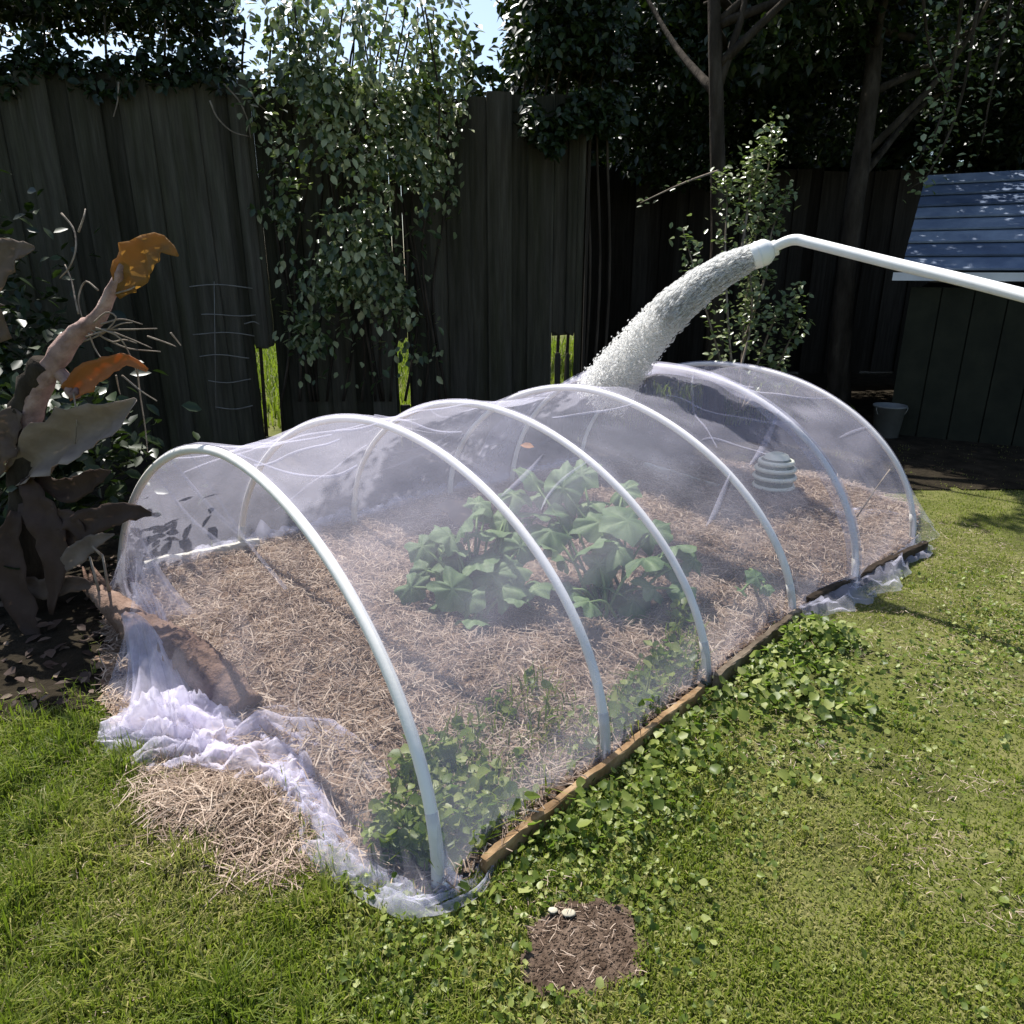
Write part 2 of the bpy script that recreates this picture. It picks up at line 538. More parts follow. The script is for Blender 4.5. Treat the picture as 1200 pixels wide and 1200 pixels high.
def hoopcurve(i, t, grow=0.0):
    W, h, n, lean, dy, fx, fy = HQ[i]
    a = .804 + dy
    d = np.array([math.sin(a), math.cos(a)]); cr = np.array([-d[1], d[0]])
    W = W * K; h = h * K
    c = np.cos(t); s = np.clip(np.sin(t), 0, 1)
    X = np.sign(c) * np.abs(c) ** (2 / n) * (W / 2 + grow)
    Z = (h + grow) * s ** (2 / n)
    P = np.zeros((len(t), 3))
    P[:, :2] = np.array([fx, fy]) * K + (W / 2 - X)[:, None] * cr + d * (lean * Z)[:, None]
    P[:, 2] = Z
    return P


HL = ['nearest white plastic hoop, its front foot in the gathered net in the grass',
      'second white plastic hoop from the near end, over the squash plant',
      'third white plastic hoop from the near end, past the squash leaves',
      'fourth white plastic hoop from the near end, just before the falling water',
      'fifth white plastic hoop, second from the far end, with a doubled net band',
      'farthest white plastic hoop at the right end of the tunnel']
for i in range(6):
    tt = np.linspace(0, math.pi, 64)
    P = hoopcurve(i, tt)
    o = empty('hoop', (P[0] + P[-1]) / 2, HL[i], 'hoop', 'white hoops holding up the net tunnel')
    PP = np.vstack([P[0] - (0, 0, .02), P, P[-1] - (0, 0, .02)])
    MB().tube(PP, .0118 - .0006 * (i % 3), 10).build('pipe', M['pvc'], o)
    for k in (0, -1):
        m = P[:10] if k == 0 else P[::-1][:10]
        m = m[m[:, 2] < .14]
        MB().tube(np.vstack([m[0] - (0, 0, .03), m]), .0122, 10).build('foot_sleeve', M['sleeve'], o)
    if i == 0:
        c = P[0]
        MB().tube([c + np.array([.010, -.012, .012]) + .012 * np.array([math.cos(a), 0, math.sin(a)]) for a in np.linspace(-1.9, 1.5, 10)], .0035, 6).build('end_clip', M['pvc'], o)

# ------------------------------------------------------------------ the net: one thing
net = empty('garden_net', ((HQ[2][5]) * K - .4, HQ[2][6] * K + .4, 0), 'sheer white garden netting stretched over the six hoops and bunched at the left end', 'net')


def sheet(name, X, mat, parent=net):
    """X: grid (a,b,3)"""
    a, b = X.shape[:2]
    i, j = np.meshgrid(np.arange(a - 1), np.arange(b - 1), indexing='ij')
    q = (i * b + j).ravel()
    return mk(name, X.reshape(-1, 3), np.stack([q, q + 1, q + b + 1, q + b], 1), mat, parent)


NT = 150
tt = np.linspace(0.0, math.pi, NT)
HC = [hoopcurve(i, tt, .0150) for i in range(6)]
CEN = [(h[0] + h[-1]) / 2 for h in HC]
rg = np.random.default_rng(3)


def cover(u0, u1, i, n, seed, extra=0.0):
    rg = np.random.default_rng(seed)
    A, B = HC[i], HC[i + 1]
    rows = []
    fr = rg.uniform(6, 34, 9); ph = rg.uniform(0, 6.3, 9); dr = rg.normal(size=9) * 3.0; am = rg.uniform(.3, 1, 9) * 14 / fr
    tn = tt / math.pi
    rad_all = []
    for u in np.linspace(u0, u1, n):
        P = A * (1 - u) + B * u
        c = CEN[i] * (1 - u) + CEN[i + 1] * u
        R = P - c
        R = R / (np.linalg.norm(R, axis=1)[:, None] + 1e-9)
        e = 4 * u * (1 - u)
        top = np.sin(tt)
        sag = (.020 + .022 * top ** 2) * e
        wr = np.zeros(NT)
        for k in range(9):
            wr += am[k] * np.sin(fr[k] * tn * 3.1 + ph[k] + dr[k] * u)
        wr = np.sign(wr) * np.abs(wr) ** .8
        wr *= .0068 * math.sqrt(e) * (.35 + .65 * top)
        Q = P + R * (-sag + wr + extra)[:, None]
        Q[:, 2] = np.maximum(Q[:, 2], .004)
        rows.append(Q)
    return np.array(rows)


G_ = [cover(0, 1, i, 26, 20 + i) for i in range(5)]
allrows = np.concatenate([g if i == 0 else g[1:] for i, g in enumerate(G_)], 0)
# side hems run out onto the ground on the rear side, and on the front side past the fourth hoop
cr2 = np.array([-AXIS[1], AXIS[0]])
sheet('cover', allrows, M['net'])


def hem(name, pts, out, n, wid, seed, mat, lift=.02):
    """loose edge lying on the ground beside a line of points"""
    P = spline(pts, n)
    rg = np.random.default_rng(seed)
    m = 9
    T = np.gradient(P, axis=0); T /= np.linalg.norm(T, axis=1)[:, None]
    S = np.stack([T[:, 1], -T[:, 0], np.zeros(n)], 1) * out
    s = np.linspace(0, 1, n)
    wv = np.interp(s, np.linspace(0, 1, len(wid)), wid)
    wv = wv * (1 + .25 * wn(s[:, None], 30, seed, 3))
    X = np.zeros((n, m, 3))
    for j in range(m):
        v = j / (m - 1)
        Q = P + S * (wv * v)[:, None]
        q2 = np.concatenate([Q[:, :2] * 1.0, np.full((n, 1), v)], 1)
        Q[:, 2] = P[:, 2] * (1 - v) ** 1.5 + lift * np.abs(wn(q2, 26, seed + 1, 3)) * (.2 + math.sin(v * 3.1)) + .008
        X[:, j] = Q
    return sheet(name, X, mat)


fronthem = [HC[3][0] + (0, 0, .03), (HC[3][0] + HC[4][0]) / 2 + (0, 0, .03), HC[4][0] + (0, 0, .03), (HC[4][0] + HC[5][0]) / 2 + (0, 0, .03), HC[5][0] + (0, 0, .03)]
hem('front_hem', fronthem, 1, 120, [.02, .085, .10, .10, .06, .09], 41, M['netfold'], .035)
hem('rear_hem', [h[-1] + (0, 0, .02) for h in HC], -1, 140, [.06, .10, .12, .08, .12, .10], 42, M['netfold'], .04)

# doubled band near the fifth hoop
B1 = cover(.0, 1.0, 3, 30, 61, .006)
tn = tt / math.pi
edge = np.interp(tn, [0, .2, .42, .55, .75, 1], [.80, .83, .88, .70, .40, .30])
Bd = np.zeros((14, NT, 3))
for j in range(NT):
    for k, u in enumerate(np.linspace(edge[j], 1.0, 14)):
        x = u * 29; i0 = min(int(x), 28); f = x - i0
        Bd[k, j] = B1[i0, j] * (1 - f) + B1[i0 + 1, j] * f
sheet('doubled_band', Bd, M['netfold'])


def ruled(name, A, Bc, n, pleat, freq, seed, mat, bow=0.0, zmin=.006):
    A = np.asarray(A); Bc = np.asarray(Bc)
    m = len(A)
    s = np.linspace(0, 1, m)
    X = np.zeros((n, m, 3))
    T = np.gradient(A + Bc, axis=0); T /= np.linalg.norm(T, axis=1)[:, None] + 1e-9
    L = Bc - A
    Nn = np.cross(T, L); Nn /= np.linalg.norm(Nn, axis=1)[:, None] + 1e-9
    pl = pleat if not np.isscalar(pleat) else np.full(m, pleat)
    w1 = wn(s[:, None], freq, seed, 3)
    w2 = wn(s[:, None], freq * 1.7, seed + 1, 3)
    for k in range(n):
        v = k / (n - 1)
        Q = A + L * v
        d = pl * (w1 * (1 - v) + w2 * v) * (.10 + v) * (1 if v < .9 else 1)
        d = d + bow * math.sin(math.pi * v)
        Q = Q + Nn * d[:, None]
        Q[:, 2] = np.maximum(Q[:, 2], zmin + .01 * np.abs(w2) * v)
        X[k] = Q
    return sheet(name, X, mat)


def pleat(i, a, b, wid=.010, bend=.0):
    GR = G_[i]
    R = []
    n = 24
    for k in range(n):
        f = k / (n - 1)
        u = a[0] + (b[0] - a[0]) * f; t = a[1] + (b[1] - a[1]) * f + bend * math.sin(math.pi * f)
        w_ = wid * math.sin(math.pi * f) ** .8 + .0002
        row = []
        for v, h in ((-1, .001), (-.35, .004), (.35, .005), (1, .001)):
            tq = t + v * w_
            x = min(max(u, 0), 1) * (len(GR) - 1); i0 = min(int(x), len(GR) - 2); fx = x - i0
            y = min(max(tq, 0), 1) * (NT - 1); j0 = min(int(y), NT - 2); fy = y - j0
            p = (GR[i0, j0] * (1 - fx) + GR[i0 + 1, j0] * fx) * (1 - fy) + (GR[i0, j0 + 1] * (1 - fx) + GR[i0 + 1, j0 + 1] * fx) * fy
            c = CEN[i] * (1 - u) + CEN[i + 1] * u
            r = (p - c) / np.linalg.norm(p - c)
            row.append(p + r * h)
        R.append(row)
    return sheet('pleat', np.array(R), M['net'])


rgp = np.random.default_rng(19)
for i in range(5):
    for k in range(7):
        t0 = rgp.uniform(.22, .82); u0 = rgp.choice([0.02, .98])
        u1 = abs(u0 - rgp.uniform(.45, .9))
        pleat(i, (u0, t0), (u1, t0 + rgp.normal() * .09), rgp.uniform(.0015, .0045), rgp.normal() * .02)

# near end curtain from the first hoop down to the ground
gc = [(566, 1014), (540, 1046), (482, 1062), (430, 1036), (386, 1000), (366, 952), (340, 926), (285, 902), (232, 886), (180, 872), (138, 850), (146, 790), (146, 735), (143, 700)]
GC = spline([G(*p) for p in gc], NT)
arc = np.concatenate([[0], np.cumsum(np.linalg.norm(np.diff(HC[0], axis=0), axis=1))]); arc /= arc[-1]
ta = np.interp(np.linspace(0, 1, NT), arc, tt)
A0 = hoopcurve(0, ta, .0150)
pl = np.interp(np.linspace(0, 1, NT), [0, .15, .5, .7, .85, 1], [.012, .02, .02, .03, .022, .012])
ruled('end_curtain', A0, GC, 30, pl, 26, 71, M['netend'], bow=-.03)
# loose folds hanging at the rear of the near end
i0, i1 = int(NT * .80), int(NT * .985)
tsel = np.linspace(.80, .985, 60)
A1 = np.stack([np.interp(tsel, np.linspace(0, 1, NT), A0[:, k]) for k in range(3)], 1)
B1_ = spline([G(232, 735), G(200, 742), G(172, 740), G(150, 728)], 60)
ruled('hanging_fold', A1 + np.array([.01, -.02, -.02]), B1_, 26, .05, 16, 73, M['netfold'], bow=.05)
for k, (ta_, px, py) in enumerate(((.955, 158, 700), (.925, 176, 722), (.89, 200, 735), (.85, 224, 728), (.72, 262, 640), (.66, 300, 640), (.60, 335, 690))):
    p0 = np.array([np.interp(ta_, np.linspace(0, 1, NT), A0[:, c]) for c in range(3)]) + np.array([.004, -.012, -.004])
    p1 = np.array(D(px, py, 1.98 if k < 4 else 1.78))
    cl_ = spline([p0, (p0 + p1) / 2 + np.array([.015, -.03, -.02]), p1], 26)
    sd2 = np.array([.006 + .002 * (k % 3), 0, .002])
    sheet('pleat', np.stack([cl_ - sd2 * np.linspace(.35, 1, 26)[:, None], cl_ + np.array([0, -.006, 0]), cl_ + sd2 * np.linspace(.35, 1, 26)[:, None]], 1), M['net'])
# far end curtain
fe = spline([G(1100, 640), G(1085, 612), G(1040, 590), G(980, 572), G(900, 560), G(800, 548), G(690, 542)], NT)
A5 = hoopcurve(5, ta, .0150)
ruled('far_curtain', A5, fe, 20, .022, 22, 75, M['netend'], bow=.0)


def crumple(name, pts, half, high, seed, mat, n=150, m=34, freq=16, rz=0.5):
    P = spline(pts, n)
    T = np.gradient(P, axis=0); T[:, 2] = 0; T /= np.linalg.norm(T, axis=1)[:, None]
    S = np.stack([T[:, 1], -T[:, 0], np.zeros(n)], 1)
    s = np.linspace(0, 1, n)
    hw = np.interp(s, np.linspace(0, 1, len(half)), half)
    hh = np.interp(s, np.linspace(0, 1, len(high)), high)
    X = np.zeros((n, m, 3))
    arcl = np.concatenate([[0], np.cumsum(np.linalg.norm(np.diff(P, axis=0), axis=1))])
    for j in range(m):
        v = -1 + 2 * j / (m - 1)
        Q = P + S * (hw * v)[:, None]
        # pleats run mostly along the gather, crossed by a few sharp creases
        q = np.stack([arcl * .55 + .06 * wn(np.stack([arcl, np.full(n, v * .3)], 1), 9, seed + 7, 2), v * hw * 1.5, np.full(n, v * .02)], 1)
        r1 = 1 - np.abs(wn(q, freq, seed, 3)) * 1.6
        r2 = 1 - np.abs(wn(q, freq * 2.6, seed + 1, 3)) * 1.6
        lat = wn(q, freq * .9, seed + 2, 4)
        al = wn(q, freq * .9, seed + 3, 3)
        prof = max(0, 1 - abs(v) ** 2.2)
        Q = Q + S * (lat * .55 * hw * (.4 + prof))[:, None] + T * (al * .45 * hw)[:, None]
        Q[:, 2] = P[:, 2] + .006 + prof * hh * (.30 + .55 * r1 + .40 * r2 - .2) + .010 * np.maximum(r2, 0) * (1 - prof)
        Q[:, 2] = np.maximum(Q[:, 2], .004)
        X[:, j] = Q
    return sheet(name, X, mat)


hp = [G(114, 868), G(180, 874), G(255, 884), G(318, 908), G(356, 938)]
crumple('gathered_net', hp, [.03, .09, .10, .10, .05], [.03, .075, .08, .07, .04], 81, M['netbunch'], freq=15)
crumple('gathered_net', [G(135, 858), G(190, 858), G(250, 868), G(300, 886), G(345, 912)], [.04, .09, .08, .07, .04], [.04, .11, .09, .06, .03], 84, M['netbunch'], freq=19)
crumple('gathered_net', [G(270, 880), G(320, 858), G(360, 868), G(440, 892)], [.06, .08, .07, .02], [.05, .065, .035, .012], 87, M['netbunch'], freq=20)
crumple('gathered_net', [G(125, 866), G(190, 862), G(260, 872), G(330, 905)], [.03, .07, .08, .05], [.05, .14, .10, .05], 89, M['netbunch'], freq=24)
crumple('gathered_net', [G(300, 900), G(360, 900), G(420, 905), G(470, 920)], [.05, .05, .04, .02], [.03, .02, .02, .01], 88, M['netfold'], freq=22)
crumple('gathered_roll', [G(330, 918), G(366, 952), G(382, 1000), G(428, 1036), G(486, 1060), G(542, 1044), G(564, 1016)], [.055, .05, .042, .036, .044, .044, .03], [.055, .055, .04, .03, .035, .035, .05], 91, M['netfold'], n=220, m=22, freq=20)
crumple('gathered_roll', [G(340, 924), G(372, 960), G(384, 1000), G(400, 1012)], [.05, .04, .035, .01], [.06, .05, .035, .02], 92, M['netbunch'], n=90, m=22, freq=22)
crumple('gathered_roll', [G(335, 922), G(366, 952), G(380, 992), G(424, 1030), G(486, 1056), G(540, 1040)], [.04, .034, .03, .022, .03, .02], [.05, .05, .035, .02, .025, .02], 94, M['netfold'], n=200, m=18, freq=30)
crumple('gathered_net', [G(940, 604), G(990, 612), G(1030, 610), G(1075, 618)], [.05, .08, .06, .04], [.02, .045, .04, .03], 96, M['netfold'], n=90, m=20, freq=20)
# net thrown over the log and falling to the heap
lt = spline([D(150, 735, 1.80), D(168, 735, 1.77), D(186, 748, 1.73), D(200, 768, 1.69)], 60)
lb = spline([G(134, 858), G(170, 864), G(212, 868), G(252, 872)], 60)
ruled('draped_fold', lt + np.array([0, -.03, .06]), lb, 26, .06, 16, 98, M['netbunch'], bow=.02)
ruled('draped_fold', lt + np.array([.02, -.05, .05]), lb + np.array([.03, -.02, .0]), 26, .06, 19, 99, M['netfold'], bow=.04)
ruled('draped_fold', spline([D(155, 700, 1.90), D(172, 705, 1.86), D(195, 728, 1.80)], 50) + np.array([0, .0, .05]), spline([D(150, 770, 1.74), D(172, 785, 1.69), D(190, 795, 1.64)], 50), 18, .035, 18, 101, M['netfold'], bow=.03)

# ------------------------------------------------------------------ log under the net
lg = empty('log', G(230, 800), 'rough brown broken log lying under the bunched net at the near end', 'log')
axisp = [D(112, 690, 1.98), D(140, 715, 1.90), D(172, 742, 1.79), D(215, 765, 1.67), D(252, 794, 1.59), D(288, 832, 1.52)]
lp = spline(axisp, 70)
MB().tube(lp, [.024, .040, .050, .054, .052, .042], 18, True, wob=.07, seed=4).build('trunk', M['log'], lg)
mb = MB()
for k in range(9):
    a = k * .7
    o_ = np.array([.03 * math.cos(a), .0, .03 * math.sin(a)])
    st = lp[2] + o_
    mb.tube([st, st + np.array([-.05 - .02 * math.cos(k), .05, .03 + .02 * math.sin(k * 2)])], [.010, .003], 5)
mb.build('splinter', M['log'], lg)
for k, (p, q) in enumerate([((118, 700, 1.93), (105, 652, 1.95)), ((128, 694, 1.93), (120, 650, 1.93)), ((120, 652, 1.94), (108, 640, 1.93))]):
    MB().tube([D(*p), D(*q)], [.005, .003], 5).build('branch_stub', M['twig'], lg)


# ------------------------------------------------------------------ timber edging
def board(name, p, q, half_t, h, mat, label, seed, z0=0.0):
    a = np.array(G(*p)); b = np.array(G(*q))
    n = 40
    rg = np.random.default_rng(seed)
    d = (b - a) / np.linalg.norm(b - a); s = np.array([d[1], -d[0], 0])
    X = []
    prof = [(-1, 0), (-1, .93), (-.8, 1), (.8, 1), (1, .93), (1, 0)]
    sw = wn(np.linspace(0, 1, n)[:, None], 14, seed, 3)
    hh = wn(np.linspace(0, 1, n)[:, None], 18, seed + 1, 3)
    V = []; F = []
    for i in range(n):
        c = a + (b - a) * i / (n - 1)
        for x, z in prof:
            V.append(c + s * (x * half_t * (1 + .15 * rg.normal() * (z > .5)) + .0022 * sw[i]) + np.array([0, 0, z0 + z * h * (1 + .05 * hh[i])]))
    k = len(prof)
    for i in range(n - 1):
        for j in range(k - 1):
            F.append([i * k + j, i * k + j + 1, (i + 1) * k + j + 1, (i + 1) * k + j])
    F.append(list(range(k))[::-1]); F.append(list(range((n - 1) * k, n * k)))
    o = mk(name, V, F, mat, None, None, False)
    return tag(o, label, 'board', 'boards edging the garden bed')


board('edging_board', (566, 1024), (822, 816), .008, .036, M['board'], 'warm brown weathered edging board at the near front side of the bed', 5)
board('edging_board', (836, 808), (934, 728), .009, .045, M['greyboard'], 'greyish edging board half hidden by weeds in the middle of the front side', 8)
board('edging_board', (944, 716), (1082, 648), .012, .05, M['darkboard'], 'dark uneven edging board under the net hem at the far front side', 11)
board('edging_board', (172, 676), (305, 648), .012, .06, M['paleboard'], 'pale narrow board behind the near end of the bed', 14)
board('edging_board', (755, 549), (842, 576), .010, .035, M['paleboard'], 'short white batten lying on the far side of the bed', 17)

# ------------------------------------------------------------------ squash plants
def squashleaf(seed):
    rg = np.random.default_rng(seed)
    n = 30
    th = np.linspace(-math.pi, math.pi, n, endpoint=False)
    lob = .86 + .10 * np.cos(5 * th) + .035 * np.cos(10 * th + .5) + .03 * rg.normal(size=n)
    lob *= 1 - .55 * np.exp(-((np.abs(th) - math.pi) / .32) ** 2)
    rings = [.18, .5, .8, 1.0]
    V = [(0, 0, 0)]
    for r in rings:
        for i in range(n):
            rr = r * (lob[i] if r > .4 else .8)
            z = -.20 * r * r + .10 * r * abs(math.sin(2.5 * th[i])) + .06 * r * r * math.sin(7 * th[i] + seed)
            V.append((rr * math.sin(th[i]), rr * math.cos(th[i]), z))
    F = [[0, 1 + i, 1 + (i + 1) % n] for i in range(n)]
    for k in range(len(rings) - 1):
        for i in range(n):
            a = 1 + k * n
            F.append([a + i, a + n + i, a + n + (i + 1) % n, a + (i + 1) % n])
    me = bpy.data.meshes.new('leaf')
    me.from_pydata(V, [], F)
    me.polygons.foreach_set('use_smooth', np.ones(len(me.polygons), bool))
    at = me.attributes.new('var', 'FLOAT', 'POINT')
    b0 = rg.uniform(0.05, .7)
    ribs = np.concatenate([[.45]] + [.45 * np.exp(-(np.sin(2.5 * th) / .28) ** 2) * (1.1 - r) for r in rings])
    at.data.foreach_set('value', (b0 + ribs + .1 * rg.normal(size=len(V))).astype(np.float32))
    me.materials.append(M['squash'])
    return me


SQ = [squashleaf(s) for s in range(9)]


def squash(base, spots, label, rsize):
    root = empty('squash_plant', base, label, 'squash plant')
    rg = np.random.default_rng(len(spots))
    for k, (px, py, r) in enumerate(spots):
        Y = float(np.interp(py, [545, 730], [2.42, 1.93])) + rg.uniform(-.06, .06)
        p = D(px, py, Y)
        p.z = max(p.z, .05)
        o = bpy.data.objects.new('leaf', SQ[rg.integers(0, 9)])
        COL.objects.link(o)
        nrm = Vector((rg.normal() * .55 - .05, rg.normal() * .5 - .30, 1)).normalized()
        q = nrm.to_track_quat('Z', 'Y') @ Matrix.Rotation(rg.uniform(0, 6.28), 3, 'Z').to_quaternion()
        o.parent = root
        o.location = p - Vector(base)
        o.rotation_mode = 'QUATERNION'
        o.rotation_quaternion = q
        o.scale = (r * rsize * rg.uniform(.7, 1.05), r * rsize * rg.uniform(.7, 1.05), r * rsize * rg.uniform(.8, 2.0))
        b = Vector(base) + Vector((rg.normal() * .03, rg.normal() * .03, 0))
        mid = (b + p) / 2 + Vector((0, 0, .04))
        MB().tube(spline([b, mid, p - nrm * .004], 7), [.0055, .004], 6).build('stalk', M['stalk'], root)
    return root


s1 = [(512, 640, 1), (560, 655, 1.1), (545, 612, 1), (500, 668, .9), (482, 688, .8), (530, 690, .9), (588, 688, 1), (602, 580, 1), (630, 602, 1), (572, 622, 1.1), (528, 628, .9),
      (550, 700, .9), (610, 640, 1), (575, 672, 1.1), (520, 660, 1), (555, 725, .8), (600, 665, .9), (540, 665, 1), (625, 690, .8), (590, 610, .9), (495, 640, .7), (560, 590, .8), (610, 610, .7), (535, 645, .8), (580, 640, .9), (515, 705, .6), (570, 600, .7), (605, 700, .7)]
s2 = [(660, 572, 1.1), (692, 588, 1), (645, 622, 1), (692, 640, 1.2), (722, 642, 1), (655, 650, 1), (702, 612, 1.2), (742, 702, 1), (718, 690, .9), (792, 640, 1), (812, 655, .9), (762, 622, 1),
      (782, 664, .9), (702, 662, 1), (625, 562, .9), (682, 556, .9), (735, 610, 1.1), (670, 605, 1.1), (755, 655, 1), (668, 690, .8), (730, 575, .8), (690, 705, .8), (765, 690, .8), (640, 580, .9), (800, 690, .7)]
squash(G(560, 728), s1, 'broad leaved squash plant at the left of the leafy clump under the net', .092)
squash(G(715, 722), s2, 'largest squash plant, right of the clump under the net', .095)
squash(G(890, 698), [(886, 676, .8), (898, 690, .5), (870, 692, .5)], 'single small dark squash seedling near the fourth hoop', .055)

# ------------------------------------------------------------------ grass, straw, weeds
def blades(name, P, L, W, lean, mat, var, kind='stuff', flat=False):
    n = len(P)
    a = RNG.uniform(0, 2 * math.pi, n)
    d = np.stack([np.cos(a), np.sin(a), np.zeros(n)], 1)
    sd_ = np.stack([-np.sin(a), np.cos(a), np.zeros(n)], 1)
    tw = RNG.uniform(-.7, .7, n)
    sd_ = sd_ * np.cos(tw)[:, None] + d * np.sin(tw)[:, None]
    up = np.array([0, 0, 1.0])
    mid = P + up * (L * .55 * (1 - .4 * lean))[:, None] + d * (L * .22 * lean)[:, None]
    tip = P + up * (L * .95 * (1 - .72 * lean))[:, None] + d * (L * .85 * lean)[:, None]
    h = (W / 2)[:, None] * sd_
    V = np.stack([P - h, P + h, mid - h * .8, mid + h * .8, tip], 1).reshape(-1, 3)
    f = np.array([(0, 1, 3), (0, 3, 2), (2, 3, 4)])
    F = (f[None] + (np.arange(n) * 5)[:, None, None]).reshape(-1, 3)
    o = mk(name, V, F, mat, None, np.repeat(var, 5), smooth=False)
    o['kind'] = kind
    return o


N = 420000
yy = RNG.uniform(0, 1, N)
Y = .62 + (4.4 - .62) * yy ** 1.45
X = RNG.uniform(-1, 1, N) * (Y * .86 + .35)
P2 = np.stack([X, Y], 1)
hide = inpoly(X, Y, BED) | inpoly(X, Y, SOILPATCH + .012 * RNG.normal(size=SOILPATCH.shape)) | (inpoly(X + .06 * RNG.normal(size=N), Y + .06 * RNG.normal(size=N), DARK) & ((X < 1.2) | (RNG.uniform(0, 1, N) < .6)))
cl = inpoly(X, Y, CLUMP)
hide |= cl & (RNG.uniform(0, 1, N) < .70)
bare = np.exp(-(((X - 1.05) / .22) ** 2 + ((Y - 1.75) / .14) ** 2)) + .55 * np.exp(-(((X - .75) / .25) ** 2 + ((Y - 1.0) / .08) ** 2))
hide |= RNG.uniform(0, 1, N) < bare * .75
thin = wn(P2, 5, 31)
hide |= RNG.uniform(0, 1, N) < np.clip(.25 + .5 * thin, 0, .7) * (X > -.3)
k = ~hide
P2 = P2[k]
n = len(P2)
lush = np.clip(.46 - .80 * P2[:, 0] + .45 * wn(P2, 5, 33), 0, 1)     # longer, greener blades on the left
tuft = np.clip(wn(P2, 22, 37, 2), 0, 1)
L = (.013 + .034 * lush) * RNG.uniform(.4, 1.5, n) * (.75 + .8 * tuft)
var = np.clip(.60 - .26 * lush + .05 * (P2[:, 0] > 0) + .20 * wn(P2, 5, 35) + .12 * wn(P2, 30, 36) + .15 * RNG.normal(size=n), 0, 1)
var = np.clip(var + .34 * np.exp(-(((P2[:, 0] + .62) / .30) ** 2 + ((P2[:, 1] - 1.12) / .20) ** 2)), 0, 1)
dry = RNG.uniform(0, 1, n) < .28 * np.exp(-(((P2[:, 0] + .62) / .32) ** 2 + ((P2[:, 1] - 1.10) / .22) ** 2)) + .07 + .10 * np.clip(wn(P2, 7, 39), 0, 1) * (P2[:, 0] > -.4)
var[dry] = RNG.uniform(.85, 1, dry.sum())
tag(blades('grass', np.concatenate([P2, np.zeros((n, 1))], 1), L, RNG.uniform(.0018, .0042, n), np.clip(RNG.normal(.55, .28, n), .0, 1), M['grass'], var), 'short green and yellowing lawn grass around the bed', 'grass')
# lawn seen through the gaps in the fence
n = 26000
Xb = RNG.uniform(-6, 2.5, n); Yb = RNG.uniform(4.9, 11, n)
kb = Yb > 4.75 + .14 * Xb
P3 = np.stack([Xb, Yb, np.zeros(n)], 1)[kb]
n = len(P3)
tag(blades('grass', P3, RNG.uniform(.08, .22, n), RNG.uniform(.008, .016, n), RNG.uniform(.1, .7, n), M['grass'], RNG.uniform(.15, .6, n)), 'bright sunlit grass seen through gaps behind the fence', 'grass')


def straws(name, P, L, W, mat, label, zr=.02, kind='stuff'):
    n = len(P)
    a = RNG.uniform(0, 2 * math.pi, n)
    tilt = RNG.normal(0, .16, n)
    d = np.stack([np.cos(a) * np.cos(tilt), np.sin(a) * np.cos(tilt), np.sin(tilt)], 1)
    s = np.stack([-np.sin(a), np.cos(a), RNG.normal(0, .5, n)], 1)
    s /= np.linalg.norm(s, axis=1)[:, None]
    c = P.copy(); c[:, 2] += RNG.uniform(.001, zr, n)
    bend = RNG.normal(0, .12, n)[:, None] * L[:, None] * np.cross(d, s)
    h = s * (W / 2)[:, None]; e = d * (L / 2)[:, None]
    V = np.stack([c - e - h, c - e + h, c + bend - h, c + bend + h, c + e - h * .6, c + e + h * .6], 1)
    V[..., 2] = np.maximum(V[..., 2], .006)
    f = np.array([(0, 1, 3, 2), (2, 3, 5, 4)])
    F = (f[None] + (np.arange(n) * 6)[:, None, None]).reshape(-1, 4)
    o = mk(name, V.reshape(-1, 3), F, mat, None, np.repeat(RNG.uniform(0, 1, n), 6), smooth=False)
    o['kind'] = kind
    return tag(o, label, 'straw')


def inside(poly, n):
    x0, y0 = poly.min(0); x1, y1 = poly.max(0)
    out = []
    while sum(map(len, out)) < n:
        x = RNG.uniform(x0, x1, n * 2); y = RNG.uniform(y0, y1, n * 2)
        k = inpoly(x, y, poly)
        out.append(np.stack([x[k], y[k]], 1))
    return np.concatenate(out)[:n]


q = inside(BED, 60000)
straws('straw', np.concatenate([q, bedz(q[:, 0], q[:, 1])[:, None]], 1), RNG.uniform(.015, .07, len(q)), RNG.uniform(.0012, .0034, len(q)), M['straw'], 'pale brown straw mulch covering the bed under the net', .022)
q = inside(CLUMP, 4600) + RNG.normal(0, .030, (4600, 2))
hgt = .035 * np.exp(-(((q[:, 0] + .62) / .13) ** 2 + ((q[:, 1] - 1.18) / .10) ** 2))
straws('straw', np.concatenate([q, hgt[:, None]], 1), RNG.uniform(.02, .085, len(q)), RNG.uniform(.0009, .0024, len(q)), M['straw'], 'dry straw pile spilling onto the grass before the bunched net', .025)
q = np.stack([RNG.uniform(-1, 2.0, 26000), RNG.uniform(.7, 3.0, 26000)], 1)
q = q[~inpoly(q[:, 0], q[:, 1], BED) & ~inpoly(q[:, 0], q[:, 1], DARK)]
q = q[(wn(q, 4, 77) > -.1)]
straws('dry_grass', np.concatenate([q, np.zeros((len(q), 1))], 1), RNG.uniform(.006, .024, len(q)), RNG.uniform(.0006, .0015, len(q)), M['straw'], 'scattered dry clippings lying in the lawn', .018)
